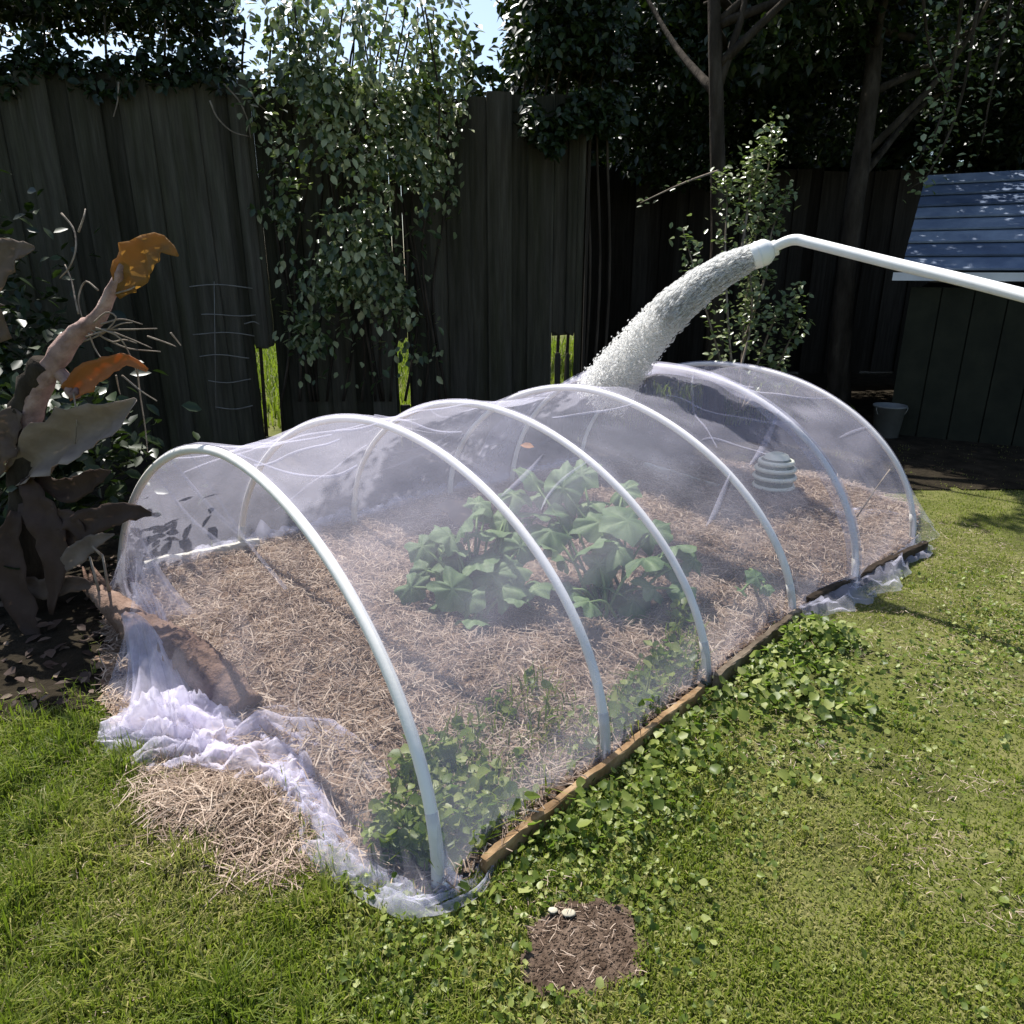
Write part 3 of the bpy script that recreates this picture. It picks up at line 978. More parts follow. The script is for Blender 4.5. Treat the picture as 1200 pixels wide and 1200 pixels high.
# crumbs in the bare patch
q = inside(SOILPATCH, 110)
straws('dry_grass', np.concatenate([q, soilz(q[:, 0], q[:, 1])[:, None]], 1), RNG.uniform(.006, .022, 110), RNG.uniform(.0007, .0015, 110), M['straw'], 'short dry straw bits on the bare soil patch', .008)
q = inside(SOILPATCH, 1500)
V, F, kk = scatter(np.concatenate([q, soilz(q[:, 0], q[:, 1])[:, None]], 1), rvec(1500), rvec(1500), RNG.uniform(.002, .007, 1500), [(0, 0, .4), (-.5, -.4, 0), (.5, -.3, .05), (0, .6, 0), (.1, 0, -.4)], [(0, 1, 2), (0, 2, 3), (0, 3, 1), (4, 2, 1), (4, 3, 2), (4, 1, 3)])
tag(mk('soil_crumbs', V, F, M['soil'], None, None, False), 'crumbled brown soil in the bare patch of lawn', 'soil', kind='stuff')
for px, py, r, lb in ((666, 1076, .011, 'pale stone on the bare soil patch, larger of the two'), (648, 1073, .008, 'smaller pale stone at the left of the bare soil patch')):
    g = G(px, py)
    V, F = [], []
    mb = MB(); mb.lathe((0, 0, 0), [(.3, -.4), (.8, -.25), (1, 0), (.85, .25), (.5, .42), (.05, .48)], 9)
    V = np.concatenate(mb.V); V = V * (1 + .12 * wn(V, 2.5, px)[:, None]) * r * np.array([1.15, .8, .55])
    o = mk('stone', V, mb.F + [list(range(9))[::-1], list(range(45, 54))], M['stone'])
    o.location = (g.x, g.y, .012)
    tag(o, lb, 'stone')


def weeds(name, q, smin, smax, hmax, label, base=0):
    n = len(q)
    hz = RNG.uniform(.15, 1, n) ** 1.2 * hmax * (.55 + .45 * np.clip(1 + wn(q, 9, 55), 0, 2))
    P = np.concatenate([q, base + hz[:, None]], 1)
    sz = RNG.uniform(smin, smax, n) * RNG.uniform(.7, 1.15, n)
    A = RNG.uniform(0, 1, n) < .5
    N_ = np.array([0, -.12, 1.0]) + .8 * rvec(n)
    T_ = rvec(n)
    V1, F1, k1 = scatter(P[A], N_[A], T_[A], sz[A], ROUND_S, ROUND_F)
    LB = [(a * 1.5, b, c * 1.4) for a, b, c in LEAF_S]
    V2, F2, k2 = scatter(P[~A], N_[~A], T_[~A], sz[~A] * 1.15, LB, LEAF_F)
    V1 = V1 + RNG.normal(0, .0012, V1.shape); V2 = V2 + RNG.normal(0, .0012, V2.shape)
    va = np.concatenate([np.repeat(RNG.uniform(0, 1, A.sum()), k1), np.repeat(RNG.uniform(0, 1, (~A).sum()), k2)])
    o = mk(name, np.concatenate([V1, V2]), np.concatenate([F1, F2 + len(V1)]), M['weed'], None, va, smooth=False)
    return tag(o, label, 'weeds', kind='stuff')


WC = gpoly([(640, 1000), (800, 890), (890, 810), (930, 860)])


def wdist(q):
    # soft falloff away from the board
    a = np.array(G(566, 1024)[:2]); b = np.array(G(940, 735)[:2])
    d = (b - a) / np.linalg.norm(b - a)
    r = q - a
    return r @ d / np.linalg.norm(b - a), r @ np.array([d[1], -d[0]])


q = np.stack([RNG.uniform(-.2, 1.6, 60000), RNG.uniform(.8, 2.3, 60000)], 1)
al, dist = wdist(q)
wd_ = np.interp(al, [-.1, 0, .25, .5, .75, 1.0, 1.08], [.02, .10, .20, .30, .34, .16, .02])
dn = 1 - dist / np.maximum(wd_, .01) + .55 * wn(q, 9, 51) + .35 * wn(q, 30, 57)
dn[(al < -.08) | (al > 1.08) | (dist < .012)] = -1
pr = np.clip(dn * .62, 0, 1) * np.interp(al, [0, .5, .75, 1], [.30, .45, .85, .9])
q = q[(RNG.uniform(0, 1, len(q)) < pr) & ~inpoly(q[:, 0], q[:, 1], BED)]
weeds('creeping_weeds', q, .008, .028, .050, 'round leaved creeping weeds thick along the outside of the edging board')
q = np.stack([RNG.uniform(-.3, 1.9, 52000), RNG.uniform(.68, 2.4, 52000)], 1)
q = q[~inpoly(q[:, 0], q[:, 1], BED) & ~inpoly(q[:, 0], q[:, 1], SOILPATCH)]
q = q[.8 * wn(q, 6, 52) + .9 * np.clip(1.1 - np.abs(wdist(q)[1] - .1) * 1.5, 0, 1) * (wdist(q)[0] < 1.02) + .6 * RNG.normal(size=len(q)) > .85]
weeds('lawn_weeds', q, .005, .016, .026, 'small clover like leaves spread through the lawn')
q = inside(WEEDS_IN, 5200)
q = q[wn(q, 7, 53) + .45 * RNG.normal(size=len(q)) > .15]
weeds('bed_weeds', q, .009, .032, .06, 'round leaved weeds growing inside the net along the board', .012)
q = np.concatenate([np.array(G(px, py))[:2] + RNG.normal(0, .018, (60, 2)) for px, py in ((192, 888), (232, 896), (205, 893))])
tag(blades('tall_grass', np.concatenate([q, np.zeros((len(q), 1))], 1), RNG.uniform(.03, .075, len(q)), RNG.uniform(.002, .004, len(q)), RNG.uniform(.1, .5, len(q)), M['straw'], RNG.uniform(.0, .6, len(q))), 'dry grass tufts poking up against the bunched net', 'grass')
# longer blades in the bed, leaning over the board
q = inside(WEEDS_IN, 900)
blades_o = blades('tall_grass', np.concatenate([q, np.zeros((900, 1))], 1), RNG.uniform(.05, .15, 900), RNG.uniform(.003, .006, 900), RNG.uniform(.2, .8, 900), M['grass'], RNG.uniform(.2, .7, 900))
tag(blades_o, 'longer grass blades growing inside the net behind the board', 'grass')

# ------------------------------------------------------------------ fence
FT = 1.95
fa = G(103, 90, FT); fb = G(560, 108, FT)
fdir = Vector((fb.x - fa.x, fb.y - fa.y, 0)).normalized()
fn = Vector((fdir.y, -fdir.x, 0))           # towards the viewer
FO = Vector((fa.x, fa.y, 0))


def fpt(px, py, out=0.0):
    """point on the fence face (plus out metres in front of it)"""
    a, dy, dz = _ray(px, py)
    r = Vector((a, dy, dz))
    o = FO + fn * out
    t = (o - Vector((0, 0, EYE))).dot(fn) / r.dot(fn)
    return Vector((0, 0, EYE)) + r * t


def fs(px):
    p = fpt(px, 315)
    return (p - FO).dot(fdir)


fence = empty('paling_fence', FO + fdir * 1.2, 'old dark grey timber paling fence behind the tunnel, with ivy over it', 'fence')
s0, s1_ = -1.6, fs(682)
pw = .116
GAPS = [(fs(289), fs(313), None), (fs(461), fs(474), None), (fs(648), fs(674), None)]
s = s0
rgf = np.random.default_rng(12)
pal = []
while s < s1_ - .02:
    pal.append((s - .012, min(s + pw + .012, s1_)))
    s += pw


def paling(a, b, z0, z1, tilt, mat=M['paling'], out=0.0, jag=0):
    V = []; F = []
    th = .008
    zt = z1
    zs = [z0, z0 + .01] + list(np.linspace(z0 + .05, zt - .04, 7)) + [zt - .012, zt]
    n = len(zs)
    for i, z in enumerate(zs):
        l = a + (.004 if i in (0, n - 1) else 0); r = b - (.004 if i in (0, n - 1) else 0)
        sh = tilt * (z - .5 * FT)
        cup = .004 * math.sin(z * 2 + a * 9)
        for x, y in ((l, -th), (l, th * .6), (l + .004, th), (.5 * (l + r), th + .002 + cup), (r - .004, th), (r, th * .6), (r, -th)):
            jz = jag * rgf.uniform(-1, 1) if i == 0 and jag else 0
            p = FO + fdir * (x + sh) + fn * (y + out)
            V.append((p.x, p.y, z + jz))
    k = 7
    for i in range(n - 1):
        for j in range(k):
            F.append([i * k + j, i * k + (j + 1) % k, (i + 1) * k + (j + 1) % k, (i + 1) * k + j])
    F.append(list(range(k))[::-1]); F.append(list(range((n - 1) * k, n * k)))
    return mk('paling', V, F, mat, fence, np.full(len(V), rgf.uniform(0, 1)), False)


for ip, (a, b) in enumerate(pal):
    tl = rgf.normal() * .003
    zt = FT + rgf.normal() * .018
    out = rgf.normal() * .002 + (.010 if ip % 2 else -.010)
    cuts = [g for g in GAPS if g[0] < b and g[1] > a]
    if not cuts:
        paling(a, b, .0, zt, tl, out=out)
        continue
    g = cuts[0]
    l = max(a, g[0]); r = min(b, g[1])
    py_top = {0: 405, 1: 398, 2: 390}[GAPS.index(g)]
    py_bot = {0: 512, 1: 475, 2: 452}[GAPS.index(g)]
    pxm = {0: 300, 1: 467, 2: 660}[GAPS.index(g)]
    ztop = fpt(pxm, py_top).z
    zbot = fpt(pxm, py_bot).z
    if l - a > .012: paling(a, l - .002, 0, zt, 0, out=out)
    if b - r > .012: paling(r + .002, b, 0, zt, 0, out=out)
    paling(l, r, ztop, zt, 0, out=out, jag=.02)
    paling(l, r, .0, max(zbot, .1), 0, out=out)
    if GAPS.index(g) == 2:
        paling(l + .25 * (r - l), l + .6 * (r - l), zbot, ztop - .12, 0, out=out - .004)
for z in (.35, 1.6):
    # rails on the far side, broken where palings are missing
    ends = [s0] + [v for g in GAPS for v in (g[0] - .01, g[1] + .01)] + [s1_]
    for a, b in zip(ends[::2], ends[1::2]):
        c = FO + fdir * ((a + b) / 2) - fn * .05
        MB().box((c.x, c.y, z), np.array(fdir) * (b - a) / 2, np.array(fn) * .019, (0, 0, .035)).build('rail', M['paling'], fence, False)
for s in (s0 + .2, fs(250), fs(400), fs(560)):
    c = FO + fdir * s - fn * .12
    MB().box((c.x, c.y, FT / 2 - .02), np.array(fdir) * .045, np.array(fn) * .045, (0, 0, FT / 2 - .03)).build('post', M['paling'], fence, False)

# rear fence at the right, canopy shade put into its paling colour
fc = FO + fdir * s1_
rear = empty('paling_fence', (2.6, 7.6, 0), 'second timber paling fence far back in the deep shade at the right', 'fence')
rp = [(fc.x + .02, fc.y + .05), (fc.x + .25, 7.4), (8.5, 8.2)]
for (x0, y0), (x1, y1) in zip(rp[:-1], rp[1:]):
    Ln = math.hypot(x1 - x0, y1 - y0)
    m = int(Ln / .13)
    dx, dy = (x1 - x0) / Ln, (y1 - y0) / Ln
    for i in range(m):
        s = i * Ln / m
        off = .009 * (1 if i % 2 else -1)
        MB().box((x0 + dx * (s + .06) - dy * off, y0 + dy * (s + .06) + dx * off, .98 + rgf.normal() * .01), np.array((dx, dy, 0)) * .072, np.array((-dy, dx, 0)) * .008, (0, 0, .97), rgf.uniform()).build('paling', M['shadepaling'], rear, False)

# ------------------------------------------------------------------ wire trellis on the fence
tr = empty('wire_trellis', fpt(265, 480, .05), 'thin pale wire trellis tied across the fence left of the ivy', 'trellis')
for py, x0, x1 in ((336, 222, 296), (369, 236, 300), (379, 286, 304), (392, 226, 298), (418, 234, 292), (446, 244, 294), (477, 252, 296)):
    pts = [fpt(x0 + (x1 - x0) * u, py + 2.5 * math.sin(u * 4 + py) + 4 * (u - .5) * math.sin(py), .05) for u in np.linspace(0, 1, 8)]
    MB().tube(pts, .0032, 5).build('wire', M['wire'], tr)
for px in (251,):
    MB().tube([fpt(px, 330, .05), fpt(px + 2, 480, .05)], .0024, 5).build('wire', M['wire'], tr)

# ------------------------------------------------------------------ ivy
ivy = empty('ivy', fpt(420, 480, .1), 'glossy leaved climber hanging thickly over the fence in the middle left', 'ivy')
IV = np.array([(312, -10), (545, -10), (532, 110), (530, 170), (516, 240), (502, 300), (508, 372), (522, 392), (505, 412), (472, 430), (440, 450), (400, 462), (362, 425), (340, 380), (332, 320), (318, 245), (332, 190), (312, 130), (296, 100)], float)
n = 30000
x = RNG.uniform(280, 560, n); y = RNG.uniform(-10, 475, n)
k = inpoly(x + 12 * RNG.normal(size=n), y + 12 * RNG.normal(size=n), IV)
dn = wn(np.stack([x, y], 1), .030, 61) + .8 * (1 - y / 340)
k &= RNG.uniform(0, 1, n) < np.clip(.18 + .46 * dn, .03, .8) * np.interp(y, [-10, 50, 90], [.30, .5, 1])
x, y = x[k], y[k]
P = []
for a, b in zip(x, y):
    bulge = .62 * max(0.0, 1 - (b / 620) ** 3) * max(.12, 1 - ((a - 420) / 125) ** 2) + .04
    P.append(tuple(fpt(a, b, (RNG.uniform(.72, 1.05) if RNG.uniform() < .8 else RNG.uniform(.05, .8)) * bulge)))
P = np.array(P)
leaves('foliage', P, np.array(fn) * .55 + np.array([0, 0, .75]), np.array(fn) * .35 + np.array([0, 0, -.8]), RNG.uniform(.026, .062, len(P)), M['ivy'], ivy, 'leaf', .75, .6)
mb = MB()
for k in range(16):
    a = 330 + k * 12.5
    pts = [fpt(a + 10 * math.sin(j * .8 + k), 470 - j * 42, .03 + .02 * j * (k % 3)) for j in range(12)]
    mb.tube(spline(pts, 26), [.009, .004], 5)
mb.build('stem', M['bark'], ivy)
# bright young shoots
for px, py in ((345, 190), (350, 215), (495, 95), (505, 110), (480, 88)):
    c = np.array(fpt(px, py, .42))
    leaves('young_shoot', c + RNG.normal(0, .03, (14, 3)), np.array(fn) * .5 + np.array([0, 0, .8]), np.array([0, 0, .4]), RNG.uniform(.03, .055, 14), M['youngleaf'], ivy, 'leaf', .5, .7)['kind'] = 'stuff'

# climbers along the top of the fence
def crest(name, s_a, s_b, label, n, z0=1.86, z1=2.45, back=.25, front=.12, mat='canopy', hole=None):
    root = empty(name, FO + fdir * (s_a + s_b) / 2, label, 'climber')
    s = RNG.uniform(s_a, s_b, n)
    d = RNG.uniform(-back, front, n)
    zz = z0 + (z1 - z0) * RNG.uniform(0, 1, n) ** 1.3
    zz = zz - .12 * (1 + wn(np.stack([s * 3, d], 1), 2, len(name), 3)) * (zz < z0 + .2)
    P = np.array([tuple(FO + fdir * float(a) + fn * float(b)) for a, b in zip(s, d)])
    P[:, 2] = zz
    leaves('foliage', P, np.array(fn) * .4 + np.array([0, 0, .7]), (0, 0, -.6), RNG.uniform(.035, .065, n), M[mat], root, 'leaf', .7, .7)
    mb = MB()
    for a in np.linspace(s_a + .05, s_b - .05, 9):
        p = FO + fdir * float(a)
        mb.tube(spline([p + Vector((0, .06, 0)), p + Vector((.03, .06, 1.0)), p + Vector((-.02, .06, 1.9)), p + fn * .05 + Vector((.05, 0, 2.2))], 14), [.012, .005], 5)
    mb.build('stem', M['bark'], root)
    return root


crest('fence_top_climber', -1.6, fs(292) + .02, 'dark leaves spilling along the fence top at the far left', 22000, 2.04, 2.7, .6, .08)
crest('fence_top_climber', fs(296), fs(545), 'leafy crest of climber above the ivy on the fence top', 700, 1.95, 2.4, .06, .40, 'ivy')
crest('fence_top_climber', fs(606), fs(720), 'dark hanging leaves over the fence end right of the sky gap', 9000, 1.86, 2.7, .5, .22, 'canopy')
# dead tendrils hanging from the fence top at the left
for k, (pts, lb) in enumerate((([(262, 98), (280, 118), (290, 140), (294, 162)], 'long pale dead tendril hanging left of the ivy'),
                               ([(246, 118), (255, 138), (272, 154), (292, 160)], 'thin curved dead tendril looping beside the ivy'),
                               ([(139, 96), (138, 118), (133, 137)], 'short pale dead tendril hanging on the left palings'),
                               ([(292, 100), (300, 118), (312, 130)], 'short pale twig end beside the top of the ivy'))):
    m_ = MB().tube(spline([fpt(a, b, .06 + .01 * k) for a, b in pts], 14), [.005, .0025], 5)
    tag(m_.build('dead_tendril', M['twig']), lb, 'tendril')


# ------------------------------------------------------------------ trees at the right
def tree(name, base, path, rads, label, blobs, n, mat, leafsize, seed, limbs=6):
    root = empty(name, base, label, 'tree')
    tp = spline(path, 26)
    MB().tube(tp, rads, 12, True, wob=.05, seed=seed).build('trunk', M['bark'], root)
    rg = np.random.default_rng(seed)
    mb = MB(); Ps = []
    wts = np.array([b[1][0] * b[1][1] * b[1][2] for b in blobs]); wts = wts / wts.sum()
    for (c, r), wt in zip(blobs, wts):
        c = np.array(c); r = np.array(r)
        st = tp[int(rg.integers(14, 25))]
        mb.tube(spline([st, (st + c) / 2 + rg.normal(size=3) * .1, c + rg.normal(size=3) * r * .3], 10), [.03, .008], 6)
        m = int(n * wt)
        v = rg.normal(size=(m, 3)); v /= np.linalg.norm(v, axis=1)[:, None]
        rr = rg.uniform(.35, 1.0, m) ** .6
        Q = c + v * rr[:, None] * r
        nz = wn(Q, 3.0, seed + 3, 3)
        Q = Q[nz > -.45]
        for zz in (.7, 1.1, 1.5, 1.9):  # crown leaves cleared along the sun so light reaches the pale shrub
            dz = Q[:, 2] - zz
            Q = Q[(((Q[:, 0] + SHX * dz - 1.33) / .55) ** 2 + ((Q[:, 1] + SHY * dz - 4.45) / .42) ** 2) > 1]
        Ps.append(Q)
    mb.build('limb', M['bark'], root)
    P = np.concatenate(Ps)
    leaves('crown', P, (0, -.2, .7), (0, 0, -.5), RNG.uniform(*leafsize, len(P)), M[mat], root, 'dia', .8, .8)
    return root


tA = D(838, 470, 4.9); tA.z = 0
tree('garden_tree', tA, [tA, D(838, 400, 4.9), D(842, 250, 4.95), D(838, 60, 5.0), D(835, -60, 5.1)], [.075, .055, .045, .03], 'dark slender tree whose trunk stands behind the pale leaved shrub',
     [((1.2, 5.4, 2.75), (.9, .7, .6)), ((2.0, 5.9, 2.9), (.9, .8, .6)), ((.9, 6.4, 3.1), (.9, .9, .7)), ((1.5, 6.8, 2.6), (1.1, .8, .9)), ((1.9, 5.15, 3.15), (.55, .4, .35)), ((1.3, 4.85, 3.2), (.5, .28, .3)), ((2.3, 4.85, 3.2), (.7, .32, .32)), ((3.0, 4.75, 3.2), (.7, .35, .32))], 44000, 'canopy', (.05, .10), 21)  # last crown clumps are unseen, added to cast shade on the lawn
tB = D(985, 470, 5.4); tB.z = 0
tree('garden_tree', tB, [tB, D(985, 400, 5.4), D(1000, 250, 5.45), D(1022, 90, 5.6), D(1032, -60, 5.8)], [.085, .07, .06, .04], 'leaning dark tree trunk between the shrub and the blue roof',
     [((3.0, 6.0, 2.9), (1.0, .8, .6)), ((3.9, 6.2, 3.0), (1.0, .9, .7)), ((2.6, 7.0, 2.8), (1.0, .8, .9)), ((4.6, 7.0, 2.9), (1.2, 1.0, .9)), ((2.3, 5.05, 3.15), (.9, .45, .4)), ((3.3, 5.2, 3.1), (1.1, .5, .45)), ((4.4, 5.5, 3.1), (1.1, .6, .5))], 52000, 'canopy', (.05, .10), 22)  # nearer clumps at the end added above the view to block sun
tC = Vector((5.2, 8.9, 0))
tree('background_tree', tC, [tC, tC + Vector((0, 0, 1.2)), tC + Vector((.1, .1, 2.6))], [.14, .10, .06], 'dense dark tree far behind the shed at the right',
     [((4.6, 8.6, 2.5), (1.7, .8, 1.4)), ((6.6, 8.4, 2.6), (1.6, .8, 1.4)), ((3.4, 9.2, 3.2), (1.5, .8, 1.2)), ((5.5, 8.8, 3.8), (1.8, .8, .8)), ((5.6, 9.4, 2.6), (2.6, .5, 1.3)), ((3.2, 9.6, 2.3), (1.6, .5, 1.2))], 46000, 'canopy', (.09, .17), 23)
tD = Vector((1.6, 9.2, 0))
tree('background_tree', tD, [tD, tD + Vector((0, 0, 1.2)), tD + Vector((-.1, .1, 2.6))], [.14, .10, .06], 'dense dark tree far behind the slender trunk in the middle',
     [((1.3, 9.0, 2.4), (1.3, .7, 1.4)), ((.4, 9.3, 3.1), (1.0, .7, 1.0)), ((2.6, 9.0, 2.6), (1.2, .7, 1.4)), ((1.6, 9.3, 3.7), (1.5, .7, .8))], 40000, 'canopy', (.09, .17), 24)


# low twig with dim leaves at the middle
tw = empty('hanging_branch', D(760, 235, 4.7), 'thin leafy twig hanging in the dark left of the shrub', 'branch')
bp = spline([D(842, 200, 4.9), D(800, 215, 4.75), D(750, 238, 4.7)], 12)
MB().tube(bp, [.008, .003], 5).build('twig', M['twig'], tw)
leaves('foliage', bp[RNG.integers(3, 12, 16)] + RNG.normal(0, .015, (16, 3)), (0, -.3, .9), (-.6, 0, -.3), RNG.uniform(.025, .045, 16), M['shrub'], tw, 'leaf', .4, .5)

# pale leaved shrub
sb = D(872, 470, 4.45); sb.z = 0
shrub = empty('shrub', sb, 'slender shrub with pale shining leaves behind the watering wand', 'shrub')
mb = MB(); SPt = []
for pts, dens in (([(868, 480), (872, 380), (885, 280), (900, 200), (905, 150)], 120), ([(864, 480), (855, 400), (850, 300), (852, 230), (846, 205)], 80), ([(870, 480), (890, 420), (910, 370), (935, 345)], 60),
                  ([(862, 480), (838, 400), (815, 320), (800, 268)], 40), ([(872, 400), (895, 330), (905, 270), (925, 225)], 70), ([(866, 440), (880, 380), (880, 330), (872, 260)], 70), ([(870, 480), (905, 440), (925, 400), (940, 372)], 50), ([(868, 300), (880, 220), (884, 175)], 70)):
    c = spline([D(a, b, 4.45 + .12 * math.sin(a + b)) for a, b in pts], 40)
    mb.tube(c, [.009, .003], 5)
    idx = RNG.integers(8, 40, dens * 3)
    SPt.append(c[idx] + RNG.normal(0, .036, (len(idx), 3)))
mb.build('stem', M['twig'], shrub)
SPt = np.concatenate(SPt)
leaves('foliage', SPt, (-.1, -.35, .8), (0, -.2, .3), RNG.uniform(.026, .055, len(SPt)), M['shrub'], shrub, 'leaf', .65, .8)

# sparse hanging leaves near the blue roof
hb = empty('hanging_branch', D(1100, 120, 4.4), 'dark branch with shining leaves hanging above the blue roof', 'branch')
mb = MB(); Q = []
for pts in ([(1130, -20), (1115, 90), (1098, 150), (1075, 190)], [(1150, -20), (1125, 120), (1090, 200), (1068, 220)], [(1190, -20), (1165, 90), (1150, 170)], [(1080, -20), (1090, 60), (1110, 110)]):
    c = spline([D(a, b, 4.4 + .1 * math.sin(a)) for a, b in pts], 24)
    mb.tube(c, [.010, .003], 5)
    Q.append(c[RNG.integers(2, 24, 60)] + RNG.normal(0, .05, (60, 3)))
mb.build('twig', M['bark'], hb)
Q = np.concatenate(Q)
leaves('foliage', Q, (0, -.3, .8), (0, 0, -.6), RNG.uniform(.028, .055, len(Q)), M['shrub'], hb, 'leaf', .6, .6)

# ------------------------------------------------------------------ shed with blue roof
sh = empty('shed', (3.4, 5.3, 0), 'low dark shed with a blue grey stepped roof at the right edge', 'shed')
e0 = np.array(D(1056, 318, 4.75)); e0[2] = 1.03
ang = math.radians(-30)
ex = np.array([math.cos(ang), math.sin(ang), 0]); ey = np.array([-math.sin(ang), math.cos(ang), 0])
LEN = 2.6; RUN = 1.2; RISE = .66
nc = 8
sl = np.array([0, 0, RISE]) + ey * RUN
sln = np.linalg.norm(sl); su = sl / sln; un = np.cross(ex, su)
for i in range(nc):
    c = e0 + ex * LEN / 2 + su * (sln * (i + .5) / nc) + un * .012
    tiltv = su * sln / nc / 2 * 1.06 - un * .011
    MB().box(c, ex * LEN / 2, tiltv, un * .006, rgf.uniform()).build('roof_panel', M['rooftile'], sh, False)
MB().box(e0 + ex * LEN / 2 + np.array([0, 0, -.025]) - ey * .03, ex * (LEN / 2 + .04), ey * .02, (0, 0, .024)).build('gutter', M['gutter'], sh, False)
MB().box(e0 + ex * (LEN / 2 + .06) + ey * (RUN + .05) + np.array([0, 0, -.55]), ex * (LEN / 2 - .06), ey * RUN, (0, 0, .46)).build('wall', M['shedwall'], sh, False)
for i in range(14):
    a = .07 + i * (LEN - .14) / 14
    b = .07 + (i + 1) * (LEN - .14) / 14 - .008
    MB().box(e0 + ex * (a + b) / 2 + ey * .038 + np.array([0, 0, -.56]), ex * (b - a) / 2, ey * .009, (0, 0, .47), rgf.uniform()).build('wall_board', M['shedwall'], sh, False)
gb = e0 + ex * .02
mb = MB()
Vg = [gb + ey * .05 + (0, 0, -.06), gb + ey * (2 * RUN + .05) + (0, 0, -.06), gb + ey * RUN + (0, 0, RISE - .04)]
Vg = Vg + [v + ex * .05 for v in Vg]
mb.add(Vg, [[0, 1, 2], [5, 4, 3], [0, 3, 4, 1], [1, 4, 5, 2], [2, 5, 3, 0]]).build('gable', M['shedwall'], sh, False)
bk = e0 + ex * LEN / 2 + ey * RUN * 1.5 + np.array([0, 0, RISE / 2])
MB().box(bk, ex * LEN / 2, (ey * RUN - np.array([0, 0, RISE])) / 2, un * .006).build('roof_panel', M['rooftile'], sh, False)

# ------------------------------------------------------------------ pot and bucket behind the tunnel
pb = G(905, 579)
pot = empty('striped_pot', pb, 'round pale striped green garden pot behind the far end of the tunnel', 'pot')
mb = MB().lathe(pb, [(.07, 0), (.085, .03), (.092, .08), (.088, .13), (.07, .175), (.045, .195), (.002, .2)], 22); mb.F.append(list(range(22))[::-1])
mb.build('body', M['potgreen'], pot)
for z, r in ((.045, .090), (.092, .0935), (.132, .0885), (.165, .0755)):
    MB().tube([pb + Vector((r * math.cos(a), r * math.sin(a), z)) for a in np.linspace(0, 2 * math.pi, 25)], .0115, 6, False).build('band', M['potwhite'], pot)
MB().lathe(pb, [(.062, .183), (.052, .2), (.03, .209), (.002, .212)], 22).build('cap', M['potwhite'], pot)

bb = G(1037, 512)
bk_ = empty('bucket', bb, 'faint grey bucket standing in the deep shade behind the far hoop', 'bucket')
mb = MB().lathe(bb, [(.002, .0), (.075, 0), (.095, .2), (.102, .2), (.102, .212), (.092, .212), (.072, .01)], 22)
mb.build('body', M['greyplastic'], bk_)
MB().tube([bb + Vector((.102 * math.cos(a), -.03, .2 - .08 * math.sin(a))) for a in np.linspace(0, math.pi, 14)], .003, 5).build('handle', M['wire'], bk_)

# thin stake and dry leaf near the tunnel
tag(MB().tube([D(1043, 550, 3.0), D(1024, 576, 2.92), D(1004, 606, 2.86)], .0035, 6).build('support_stick', M['twig']), 'thin stick leaning inside the far end of the tunnel', 'stick')
lf = np.array(D(626, 524, 2.16))
V, F, k_ = scatter(np.array([lf]), np.array([[0, -.5, .8]]), np.array([[-1., .1, .3]]), np.array([.045]), LEAF_S, LEAF_F)
tag(mk('dry_leaf', V, F, M['orange'], None, np.full(len(V), .9), False), 'small reddish dry leaf caught on the net above the squash', 'leaf')

# ------------------------------------------------------------------ watering wand and water
YW = 2.72
wd = empty('watering_wand', D(905, 294, YW), 'white bent watering wand reaching in from the right', 'watering wand')
wp = spline([D(903, 293, YW), D(917, 285, 2.69), D(932, 281, 2.66), D(952, 285, 2.61), D(1040, 307, 2.38), D(1128, 328, 2.15), D(1215, 350, 1.93), D(1330, 379, 1.65), D(1480, 417, 1.36)], 70)
MB().tube([wp[-6], wp[-5], wp[-2], wp[-1]], [.021, .025, .025, .021], 12).build('grip', M['greyplastic'], wd)
MB().tube(wp, [.0185, .0182, .0175, .017], 12).build('pipe', M['whiteplastic'], wd)
c0 = np.array(D(905, 292, YW)); c1 = np.array(D(880, 302, YW + .01))
ax = (c1 - c0) / np.linalg.norm(c1 - c0)
L_ = np.linalg.norm(c1 - c0)
MB().tube([c0 - ax * .016, c0 + ax * .003], .027, 16).build('collar', M['whiteplastic'], wd)
MB().tube([c0 + ax * .0, c0 + ax * .016, c0 + ax * .026, c0 + ax * L_ * .95, c0 + ax * L_], [.030, .043, .046, .045, .040], 20).build('nozzle', M['whiteplastic'], wd)
MB().tube([c0 + ax * (L_ * .62), c0 + ax * (L_ * .70)], .048, 20).build('ring', M['whiteplastic'], wd)

jp = spline([D(884, 300, YW + .01), D(845, 319, 2.74), D(800, 352, 2.76), D(762, 390, 2.79), D(728, 432, 2.84), D(705, 466, 2.90)], 120)
jr = np.interp(np.linspace(0, 1, 120), [0, .15, .4, .7, 1], [.043, .055, .068, .086, .105])
jT = np.gradient(jp, axis=0); jT /= np.linalg.norm(jT, axis=1)[:, None]
jA = np.cross(jT, np.array([0, 0, 1.0])); jA /= np.linalg.norm(jA, axis=1)[:, None]
jB = np.cross(jA, jT)
n = 24000
u = RNG.uniform(0, 1, n) ** .68
ang_ = RNG.uniform(0, 2 * math.pi, n)
rr = np.sqrt(RNG.uniform(0, 1, n)) + np.abs(RNG.normal(0, .10, n)) * (u + .15)
x = u * 118.9
i0 = x.astype(int); f = (x - i0)[:, None]
ev = lambda A: A[i0] * (1 - f) + A[i0 + 1] * f
R_ = ev(jr[:, None])[:, 0] * rr
P = ev(jp) + ev(jA) * (np.cos(ang_) * R_)[:, None] + ev(jB) * (np.sin(ang_) * R_)[:, None]
Tn = ev(jT) + RNG.normal(0, .12, (n, 3))
stretch = np.where(u < .5, 5.0, 2.2)
sz = RNG.uniform(.0013, .0036, n)
OCT = np.array([(1, 0, 0), (-1, 0, 0), (0, 1, 0), (0, -1, 0), (0, 0, 1), (0, 0, -1)], float)
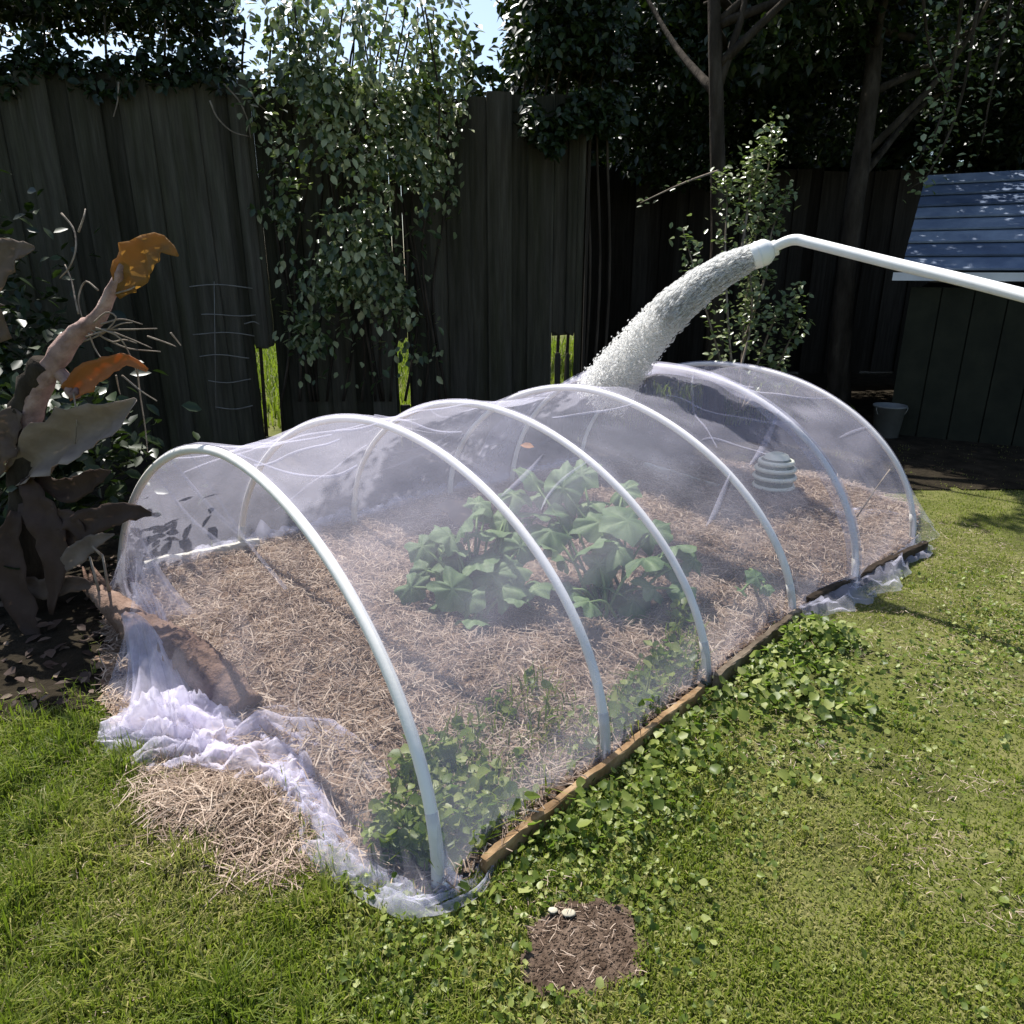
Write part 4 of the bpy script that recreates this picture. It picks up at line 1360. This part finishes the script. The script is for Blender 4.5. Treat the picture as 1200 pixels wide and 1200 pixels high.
OF = [(0, 2, 4), (2, 1, 4), (1, 3, 4), (3, 0, 4), (2, 0, 5), (1, 2, 5), (3, 1, 5), (0, 3, 5)]
Tn /= np.linalg.norm(Tn, axis=1)[:, None]
Xn = np.cross(Tn, rvec(n)); Xn /= np.linalg.norm(Xn, axis=1)[:, None]
Zn = np.cross(Xn, Tn)
V = P[:, None, :] + sz[:, None, None] * (OCT[None, :, 0, None] * Xn[:, None] + OCT[None, :, 1, None] * stretch[:, None, None] * Tn[:, None] + OCT[None, :, 2, None] * Zn[:, None])
F = (np.array(OF)[None] + (np.arange(n) * 6)[:, None, None]).reshape(-1, 3)
tag(mk('water_spray', V.reshape(-1, 3), F, M['water']), 'white spray of water falling from the wand onto the net', 'water', kind='stuff')

# ------------------------------------------------------------------ dead broad leaved plant at the left
dp = empty('dead_plant', G(38, 712), 'withered plant with curled brown and orange leaves at the left edge', 'plant')
YD = 2.07
tb = G(38, 712)
MB().tube(spline([tb - Vector((0, 0, .02)), D(36, 660, 2.08), D(30, 560, 2.09), D(34, 470, 2.09), D(52, 425, YD)], 30), [.06, .052, .048, .044, .032], 12, True, wob=.08, seed=2).build('trunk', M['bark'], dp)
MB().tube(spline([D(30, 520, 2.09), D(44, 460, 2.08), D(72, 412, YD), D(92, 388, YD), D(112, 376, 2.06), D(126, 352, 2.05), D(140, 322, 2.04), D(148, 300, 2.04)], 30), [.036, .031, .024, .021, .015, .007], 10, True, wob=.10, seed=3).build('stem', M['deadstem'], dp)
MB().tube(spline([D(60, 430, YD), D(78, 445, YD), D(86, 462, 2.05), D(92, 458, 2.04)], 14), [.022, .018, .012], 8, True, wob=.1, seed=5).build('stem', M['deadstem'], dp)


def dleaf(pts, half, mat, name='leaf', fold=.25, curl=0.0, seed=0, th=.0012, side=None):
    n = 18
    P = spline([D(*p) for p in pts], n)
    T = np.gradient(P, axis=0); T /= np.linalg.norm(T, axis=1)[:, None]
    view = np.array([.1, -1, .35]) if side is None else np.array(side)
    hw = np.interp(np.linspace(0, 1, n), np.linspace(0, 1, len(half)), half) * 2.25 / FPX
    rows = []
    for i in range(n):
        S = np.cross(T[i], view); S /= np.linalg.norm(S)
        Nn = np.cross(S, T[i])
        r = []
        for v in np.linspace(-1, 1, 7):
            wob = (.16 * math.sin(i * 1.3 + v * 2 + seed) + .08 * math.sin(i * 2.9 - v * 5 + seed)) * hw[i]
            r.append(P[i] + S * v * hw[i] * (1 + .10 * math.sin(i * 2.1 + seed + v) + .06 * math.sin(i * 4.7 + seed)) + Nn * ((fold * abs(v) + curl * v * v) * hw[i] + wob))
        rows.append(r)
    X = np.array(rows)
    a, b = X.shape[:2]
    i, j = np.meshgrid(np.arange(a - 1), np.arange(b - 1), indexing='ij')
    q = (i * b + j).ravel()
    o = mk(name, X.reshape(-1, 3), np.stack([q, q + 1, q + b + 1, q + b], 1), mat, dp, np.full(a * b, .5 + .3 * math.sin(seed)))
    sm = o.modifiers.new('thick', 'SOLIDIFY'); sm.thickness = th
    return o


dleaf([(138, 348, 2.04), (152, 322, 2.03), (170, 300, 2.02), (190, 288, 2.01), (209, 300, 2.00)], [3, 20, 20, 10, 1], M['amber'], seed=1)
dleaf([(80, 462, 2.05), (102, 446, 2.04), (125, 432, 2.03), (150, 423, 2.02), (173, 434, 2.01)], [8, 15, 11, 6, 2], M['orange'], seed=2, curl=.3)
dleaf([(20, 560, 2.07), (60, 532, 2.05), (100, 510, 2.03), (135, 492, 2.01), (160, 468, 2.00)], [10, 24, 27, 19, 2], M['greyleaf'], seed=3, curl=.6, fold=.5)
dleaf([(60, 640, 2.01), (95, 618, 1.99), (130, 604, 1.97), (158, 600, 1.96), (181, 603, 1.95)], [14, 16, 13, 9, 1], M['brownleaf'], seed=4)
dleaf([(70, 668, 1.97), (90, 650, 1.96), (112, 634, 1.95), (134, 626, 1.94)], [6, 12, 8, 1], M['greyleaf'], seed=5)
dleaf([(20, 600, 2.03), (50, 606, 2.01), (85, 612, 1.99), (100, 640, 1.98)], [10, 14, 10, 2], M['brownleaf'], seed=6)
dleaf([(10, 680, 2.01), (50, 690, 1.99), (90, 684, 1.97), (118, 690, 1.96)], [8, 12, 9, 1], M['brownleaf'], seed=7)
dleaf([(5, 400, 2.07), (-20, 350, 2.07), (10, 300, 2.05), (40, 290, 2.04)], [8, 22, 16, 2], M['brownleaf'], seed=8)
dleaf([(20, 480, 2.05), (0, 520, 2.03), (-20, 580, 2.01)], [8, 22, 4], M['brownleaf'], seed=9)
dleaf([(30, 560, 2.03), (48, 600, 2.0), (66, 650, 1.97), (60, 720, 1.95)], [6, 18, 16, 2], M['brownleaf'], seed=10)
dleaf([(40, 560, 2.06), (80, 575, 2.03), (112, 560, 2.0), (130, 552, 1.98)], [4, 14, 10, 1], M['brownleaf'], seed=11)
dleaf([(20, 600, 2.0), (10, 650, 1.98), (30, 720, 1.95), (48, 760, 1.93)], [6, 18, 14, 2], M['brownleaf'], seed=12)
TW = [[(118, 380), (142, 374), (167, 380)], [(112, 386), (150, 386), (184, 385)], [(112, 384), (138, 394), (152, 415), (162, 442)], [(104, 390), (112, 410), (122, 424)], [(173, 394), (196, 402), (206, 406)], [(200, 390), (212, 405)],
      [(120, 395), (150, 408), (188, 412)], [(143, 440), (165, 458), (184, 470)], [(160, 425), (164, 460), (170, 500), (173, 530)], [(72, 250), (86, 268), (89, 290), (82, 312), (70, 326)], [(92, 272), (98, 255), (100, 245)],
      [(115, 340), (100, 330), (92, 350), (96, 372)], [(128, 346), (150, 340), (158, 336)], [(92, 368), (88, 350), (84, 330), (76, 310)], [(105, 385), (130, 400), (145, 398), (160, 402)], [(110, 378), (125, 366), (136, 372), (128, 384), (116, 392)],
      [(100, 395), (125, 388), (150, 396), (178, 408)], [(98, 400), (118, 392), (140, 380), (155, 378)], [(86, 460), (90, 490), (88, 520)], [(136, 440), (139, 455), (141, 462)]]
for k, t_ in enumerate(TW):
    MB().tube(spline([D(a, b, 2.03 + .03 * math.sin(k * 2.3 + i_)) for i_, (a, b) in enumerate(t_)], 14), [.0028, .0016], 5).build('twig', M['twig'], dp)

# invented shrub beyond the left edge, added to shade the soil
ls = Vector((-2.45, 2.85, 0))
lsr = empty('shrub', ls, 'added dark leafy shrub at the far left edge, shading the soil by the withered plant', 'shrub')
mb = MB(); Q = []
for k in range(9):
    a = k * .7
    c = np.array([-2.40 + .30 * math.cos(a), 2.85 + .30 * math.sin(a), .75 + .12 * (k % 4)]) if k < 6 else np.array([-1.66 + .05 * k - .3, 2.28 + .1 * (k - 6), .22 + .03 * k])  # low clusters added to keep the left corner dark
    mb.tube(spline([ls, ls + Vector((.05 * math.cos(a), .05, .4)), Vector(c)], 10), [.02, .006], 6)
    Q.append(c + RNG.normal(0, 1, (420, 3)) * (np.array([.15, .2, .22]) if k < 6 else np.array([.13, .13, .13])))
Q = np.concatenate(Q)
Q = Q[Q[:, 2] > .03]
mb.build('stem', M['bark'], lsr)
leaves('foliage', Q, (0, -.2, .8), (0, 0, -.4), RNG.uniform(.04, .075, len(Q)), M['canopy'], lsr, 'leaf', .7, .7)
# leaf litter under the shaded plant
q = np.stack([RNG.uniform(-1.9, -1.05, 260), RNG.uniform(1.5, 2.5, 260)], 1)
q = q[~inpoly(q[:, 0], q[:, 1], BED)]
tag(leaves('leaf_litter', np.concatenate([q, RNG.uniform(.012, .03, (len(q), 1))], 1), (0, -.1, 1), (0, 0, 0), RNG.uniform(.02, .06, len(q)), M['brownleaf'], None, 'leaf', .45, 1), 'fallen dry leaves on the dark soil under the withered plant', 'leaf litter', kind='stuff')
